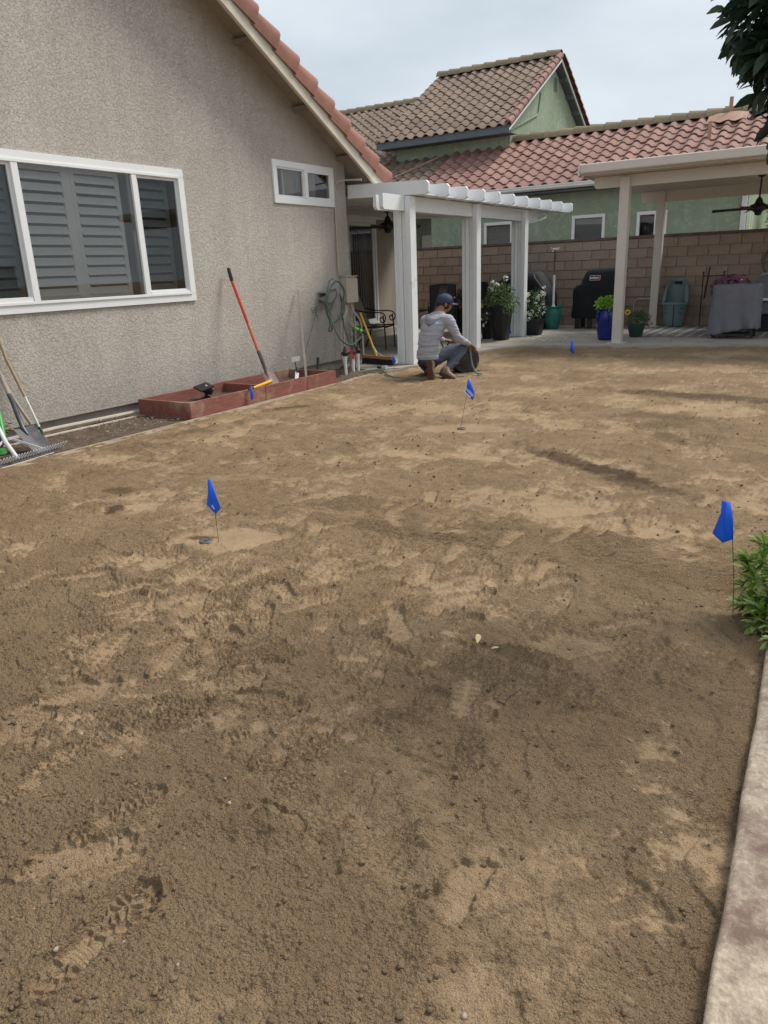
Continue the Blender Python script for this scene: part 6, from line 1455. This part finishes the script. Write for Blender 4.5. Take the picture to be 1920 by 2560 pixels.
MB().tube([(-2.72,16.85,.06),(-2.72,16.85,1.10)], .010).tube([(-2.33,16.85,.06),(-2.33,16.85,1.10)], .010).tube([(-2.72,16.85,1.04),(-2.33,16.85,1.04)], .008).tube([(-2.66,16.8,.6),(-2.60,16.8,1.22)], .014).lathe([(.018,-.015),(.022,0),(.015,.015)], (-2.72,16.85,1.11), 10).lathe([(.018,-.015),(.022,0),(.015,.015)], (-2.33,16.85,1.11), 10).build('frame', M['blackmetal'], st_)
wl_ = thing('wheel_ornament', (-1.5, 17.0, 1.3), 'rusty iron wheel ornament hanging on the block wall at the right edge', 'wall ornament')
mb = MB(); cw = (-1.30,17.0,1.27)
mb.tube([(cw[0]+.36*math.cos(a), cw[1], cw[2]+.36*math.sin(a)) for a in np.linspace(0,2*math.pi,40)], .014).tube([(cw[0]+.22*math.cos(a), cw[1], cw[2]+.22*math.sin(a)) for a in np.linspace(0,2*math.pi,30)], .008)
for k in range(8): a = k*math.pi/4; mb.tube([cw, (cw[0]+.36*math.cos(a), cw[1], cw[2]+.36*math.sin(a))], .008, 6)
for k in range(6): a = 2.2+k*.12; mb.tube([(cw[0]+(.30+.03*math.cos(q))*math.cos(a), cw[1]-.01, cw[2]+(.30+.03*math.sin(q))*math.sin(a)) for q in np.linspace(0,6,10)], .004, 5)
mb.build('rim', mat('rusty_iron', (.16,.12,.09), .7, .4, 30), wl_)
wp = thing('wall_conduit', (-3.9, 17.0, .6), 'beige conduit bending along the foot of the block wall', 'pipe')
MB().tube(smooth_path([(-4.10,17.0,.06),(-4.10,17.0,.50),(-4.06,17.0,.58),(-3.98,17.0,.60),(-3.5,17.0,.60)], 5), .016, 8).build('pipe', M['beigepipe'], wp, smooth=True)

# ---------------------------------------------------------------- marker flags
def flag(base, top, outl, fold, label):
    """cloth outline round a crease: outl goes clockwise from the top left, fold is the crease (top, bottom)"""
    t = thing('marker_flag', base, label, 'flag', 'blue marker flags stuck in the yard')
    b = Vector(base); tp_ = Vector(top)
    MB().tube([b-Vector((0,0,.03)), b+(tp_-b)*.5+Vector((.003,0,0)), tp_], .0015, 5).build('wire', M['wire'], t)
    O = [Vector(p) for p in outl]; f0, f1 = Vector(fold[0]), Vector(fold[1]); n_ = len(O); V = []; F = []; K = 5
    for i, p in enumerate(O):
        zt = max(0, min(1, (f0.z-p.z)/(f0.z-f1.z))); q = f0+(f1-f0)*zt
        for k in range(K):
            u = k/(K-1); r_ = q+(p-q)*u; r_ = r_+Vector((0,1,0))*.006*math.sin(u*3.1)*math.sin(i*2.1+1); V.append(r_)
    for i in range(n_):
        j_ = (i+1) % n_
        for k in range(K-1): F.append((i*K+k, i*K+k+1, j_*K+k+1, j_*K+k))
    mb = MB(); mb.add(V, F); cl = mb.build('flag_cloth', M['flag'], t, smooth=2, fix=False)
    md = cl.modifiers.new('thick', 'SOLIDIFY'); md.thickness = .001
    return t, cl
fA, clA = flag((-2.865,2.80,0), (-2.875,2.80,.34), ((-2.893,2.80,.367),(-2.868,2.80,.366),(-2.845,2.80,.29),(-2.820,2.80,.212),(-2.862,2.80,.176),(-2.925,2.80,.220),(-2.903,2.80,.29)), ((-2.878,2.788,.364),(-2.868,2.778,.20)), 'blue marker flag at a sprinkler head in the left foreground of the yard')
fB, clB = flag((-.262,3.09,0), (-.30,3.09,.345), ((-.353,3.09,.492),(-.322,3.09,.490),(-.305,3.09,.42),(-.296,3.09,.338),(-.333,3.085,.318),(-.374,3.085,.352),(-.352,3.09,.44)), ((-.336,3.075,.490),(-.330,3.07,.335)), 'blue marker flag on a tall wire beside the green bush on the right')
fC, clC = flag((-2.985,6.12,0), (-2.90,6.10,.33), ((-2.889,6.10,.452),(-2.870,6.10,.448),(-2.850,6.10,.39),(-2.826,6.10,.33),(-2.842,6.095,.265),(-2.920,6.10,.335),(-2.903,6.10,.39)), ((-2.879,6.085,.448),(-2.862,6.075,.29)), 'blue marker flag with white lettering in front of the kneeling man')
fx_ = Vector((.80,-.12,-.60)).normalized(); fy_ = Vector((.25,.0,.62)).normalized(); fz_ = fx_.cross(fy_).normalized(); fy_ = fz_.cross(fx_)
T4 = Matrix.Translation((-2.871,6.068,.345)) @ Matrix((fx_, fy_, fz_)).transposed().to_4x4()
text_obj('EWING', .036, M['flagtext'], fC, T4, ext=.0005)
mb = MB(); mb.box(-.05,.05,-.004,.004,0,.001); mb.v = [tuple(T4 @ Vector((v[0],v[1]-.026,v[2]))) for v in mb.v]; mb.build('lettering', M['flagtext'], fC)
mb = MB(); mb.box(-.045,.045,-.002,.002,0,.001); T5 = Matrix.Translation((-2.848,2.770,.222)) @ Matrix((Vector((.75,-.2,-.6)).normalized(), Vector((.6,0,.75)).normalized(), Vector((-.1,-.98,-.1)).normalized())).transposed().to_4x4()
text_obj('EWI', .016, M['flagtext'], fA, T5, ext=.0004)
flag((-3.69,11.56,0), (-3.69,11.56,.20), ((-3.708,11.56,.262),(-3.688,11.56,.255),(-3.665,11.56,.14),(-3.65,11.56,.05),(-3.725,11.56,.09),(-3.715,11.56,.16)), ((-3.698,11.54,.255),(-3.685,11.53,.08)), 'blue marker flag near the patio edge in front of the blue pot')
flag((-5.68,6.33,.01), (-5.69,6.33,.17), ((-5.698,6.33,.238),(-5.685,6.33,.232),(-5.665,6.33,.12),(-5.69,6.33,.07),(-5.713,6.33,.085),(-5.71,6.33,.15)), ((-5.691,6.315,.232),(-5.69,6.31,.09)), 'small blue marker flag in front of the red planter box')
flag((-5.33,8.86,.0), (-5.33,8.86,.24), ((-5.336,8.86,.312),(-5.325,8.86,.30),(-5.288,8.86,.215),(-5.325,8.86,.165),(-5.345,8.86,.175),(-5.342,8.86,.25)), ((-5.33,8.845,.30),(-5.325,8.84,.19)), 'small blue marker flag beside the broom and nearest white post')
flag((-5.80,14.15,.052), (-5.80,14.15,.18), ((-5.806,14.15,.252),(-5.79,14.15,.24),(-5.757,14.15,.13),(-5.79,14.15,.10),(-5.815,14.15,.12)), ((-5.798,14.135,.24),(-5.79,14.13,.12)), 'tiny blue and white marker flag by the tall black pot')
def sprink(x, y, label, sc=1.0):
    t = thing('sprinkler_head', (x,y,0), label, 'sprinkler head', 'sprinkler heads in the graded soil')
    MB().lathe([(.030,-.02),(.040,-.004),(.041,.004),(.036,.009),(.026,.010),(.024,.006),(.012,.006),(.012,.012),(.004,.013)], (x,y,.002), 24).build('head', M['sprinkler'], t, smooth=True)
sprink(-2.945, 2.785, 'dusty round sprinkler head beside the left foreground flag')
sprink(-2.94, 6.06, 'dusty round sprinkler head at the foot of the lettered flag')
# dry leaves and twigs on the soil
def dleaf(x, y, a, s, label):
    h_ = float(ground_h(np.array([x]), np.array([y]))[0][0]); me_ = leaf_mesh('dry_leaf', .06*s, .02*s, M['leafdry'], .35, .1)
    o = link(bpy.data.objects.new('dry_leaf', me_)); o.location = (x, y, h_+.012); o.rotation_euler = (.15, .2, a); tag(o, label, 'leaf')
dleaf(-1.065, 2.32, .35, 1.15, 'larger of two pale dry leaves on the soil right of centre')
dleaf(-1.015, 2.335, -.9, .55, 'smaller of two pale dry leaves on the soil right of centre')
tw = MB().tube([(-.93,2.10,.01),(-.86,2.04,.012),(-.83,2.03,.016)], .002, 5).tube([(-.84,2.06,.01),(-.82,2.15,.014)], .0016, 5); tag(tw.build('twig', M['wire']), 'thin dark forked twig on the soil at the right', 'twig')
tw = MB().tube([(-1.30,3.66,-.01),(-1.30,3.66,.045)], .003, 6); tag(tw.build('stub_wire', M['wire']), 'short upright wire stub among the boot prints', 'wire')

# ---------------------------------------------------------------- bush on the right
rb = random.Random(77)
bush = thing('leafy_bush', (-.10, 3.1, 0), 'glossy green bush with narrow pale edged leaves at the right edge', 'bush')
lm_ = [leaf_mesh('leaf', .066, .021, M['leafcream'], .25, .22), leaf_mesh('leaf', .060, .021, M['leafgreen'], .3, .1), leaf_mesh('leaf', .05, .015, M['leafmid'], .2, .3)]
def rosette(c, d, n_, s, out_list, rn):
    d = Vector(d).normalized(); _, u, v = base_dirs(d)
    for i in range(n_):
        a = i*2.4+rn.random()*.5; t = i/n_; tilt = .25+1.05*(1-t)*1.0
        e = d*math.cos(tilt)+(u*math.cos(a)+v*math.sin(a))*math.sin(tilt)
        p = Vector(c)-d*(1-t)*.05*s
        out_list.append((p, e, rn.uniform(.75,1.15)*s, rn.choice((0,0,0,1,1,2)), rn.uniform(-.5,.5)))
LV = []
for (cx, cy, cz, rx, ry, rz_, n_) in ((-.12,3.18,.13,.14,.20,.17,34),(-.03,3.2,.0,.17,.25,.24,44),(-.13,3.05,-.02,.10,.14,.12,14),(.15,3.25,.2,.22,.3,.25,60),(-.03,2.92,.02,.09,.20,.09,20)):
    for _ in range(n_):
        d = Vector((rb.gauss(-.25,1), rb.gauss(-.35,1), rb.gauss(.25,1))).normalized(); p = Vector((cx+d.x*rx, cy+d.y*ry, cz+.06+d.z*rz_))
        if p.z < .02: p.z = .03+rb.random()*.04
        rosette(p, d+Vector((0,0,.25)), rb.randint(12,18), rb.uniform(.75,1.1), LV, rb)
for i in range(5): rosette((-.255+.028*i, 3.10, .055+.012*i), (-.9,-.2,.15), 13, .85, LV, rb)
LV.sort(key=lambda q: q[0].x*1.2+q[0].y*.5)
mbs = [MB(), MB(), MB()]
for i, (p, e, s, k, ro) in enumerate(LV):
    m3 = orient(e, roll=ro)
    if i < 300:
        o = link(bpy.data.objects.new('leaf', lm_[k]), bush); o.matrix_parent_inverse = Matrix.Identity(4); o.location = p-bush.location; o.rotation_euler = m3.to_euler(); o.scale = (s, s, s)
    else: put(mbs[k], lm_[k], p-bush.location*0, m3, s)
allm = MB()
for k in range(3):
    if mbs[k].v: tag(mbs[k].build('leaf', (M['leafcream'],M['leafgreen'],M['leafmid'])[k], bush, smooth=2, fix=False), kind='stuff')
mb = MB()
for i in range(26):
    x, y = -.05+rb.uniform(-.1,.2), 3.15+rb.uniform(-.15,.2); mb.tube([(x*.5,3.2,-.02),(x,y,.12),(x+rb.uniform(-.1,.05),y+rb.uniform(-.1,.1),.26)], [.006,.004,.002], 5)
mb.build('branch', M['bark'], bush)

# ---------------------------------------------------------------- overhanging tree, top right
tree = thing('broadleaf_tree', (1.3, 4.6, 0), 'dark broad leaved tree overhanging the top right corner', 'tree')
MB().tube(smooth_path([(1.3,4.6,-.1),(1.25,4.55,.9),(1.1,4.4,1.6),(.9,4.3,2.3),(.7,4.1,3.0),(.5,4.0,3.6)], 4), [.14-.004*i for i in range(21)], 12).build('trunk', M['bark'], tree, smooth=True)
mb = MB()
for i in range(26):
    a = rb.uniform(0,6.28); z = rb.uniform(1.9,3.3); p0 = Vector((.95-(z-2)*.25,4.3-(z-2)*.15,z)); p1 = p0+Vector((math.cos(a)*.5,math.sin(a)*.5,rb.uniform(-.1,.4))); mb.tube([p0,(p0+p1)/2+Vector((0,0,.08)),p1], [.02,.012,.005], 6)
mb.build('limb', M['bark'], tree, smooth=True)
tl = [leaf_mesh('leaf', .085, .038, M['leafdark'], .3, .3), leaf_mesh('leaf', .075, .034, M['leafdark'], .15, .15)]
LV = []
def crown_ok(p):
    return True
for (cx, cy, cz, rx, ry, rz_, n_) in ((-.36,3.42,2.27,.24,.22,.20,150),(-.31,3.42,2.08,.17,.16,.17,75),(-.30,3.45,1.93,.10,.12,.12,22),(-.31,3.5,1.80,.05,.08,.09,5),(-.28,3.5,2.45,.24,.22,.22,50),(.05,3.6,2.35,.30,.35,.35,80),(.6,4.1,2.8,.6,.6,.5,60),(1.0,4.3,2.5,.6,.7,.5,50)):
    for _ in range(n_):
        d = Vector((rb.gauss(0,1), rb.gauss(0,1), rb.gauss(0,1))).normalized(); rr_ = rb.random()**.35; p = Vector((cx+d.x*rx*rr_, cy+d.y*ry*rr_, cz+d.z*rz_*rr_))
        lim = -.60+.16*max(0,(2.36-p.z))/.4
        for _k in range(rb.randint(3,6)):
            e = (d+Vector((rb.uniform(-.9,.4), rb.uniform(-.8,.8), rb.uniform(-.8,.3)))).normalized(); q = p+Vector((rb.gauss(0,.03),rb.gauss(0,.03),rb.gauss(0,.03)))
            LV.append((q, e, rb.uniform(.7,1.15), rb.choice((0,1)), rb.uniform(-1.2,1.2)))
def keep(p):      # the side facing the yard is pruned back along a slanting face
    return p.x-(p.y-3.5)*-.17 > -.585+max(0, 2.32-p.z)*.50
LV = [L for L in LV if keep(L[0])]
LV.sort(key=lambda q: q[0].x+.3*q[0].y)
mbt = MB()
for i, (p, e, s, k, ro) in enumerate(LV):
    m3 = orient(e, roll=ro)
    if i < 300:
        o = link(bpy.data.objects.new('leaf', tl[k]), tree); o.location = p-tree.location; o.rotation_euler = m3.to_euler(); o.scale = (s,s,s)
    else: put(mbt, tl[k], p, m3, s)
tag(mbt.build('leaf', M['leafdark'], tree, smooth=2, fix=False), kind='stuff')
# hedge behind the block wall at the far right
hg = thing('hedge', (-1.5, 22, 0), 'green hedge shrub beyond the block wall at the far right', 'hedge')
MB().tube([(-1.2,22.5,0),(-1.2,22.5,2)], .06).build('trunk', M['bark'], hg)
mb = MB(); hl_ = leaf_mesh('leaf', .14, .06, M['leafgreen'], .2, .2)
tuft(mb, hl_, (-1.25,22.3,2.2), 1.0, 2600, rb, (.6,1.3), .1, (.95,.7,1.6)); mb.build('foliage', M['leafgreen'], hg, fix=False)
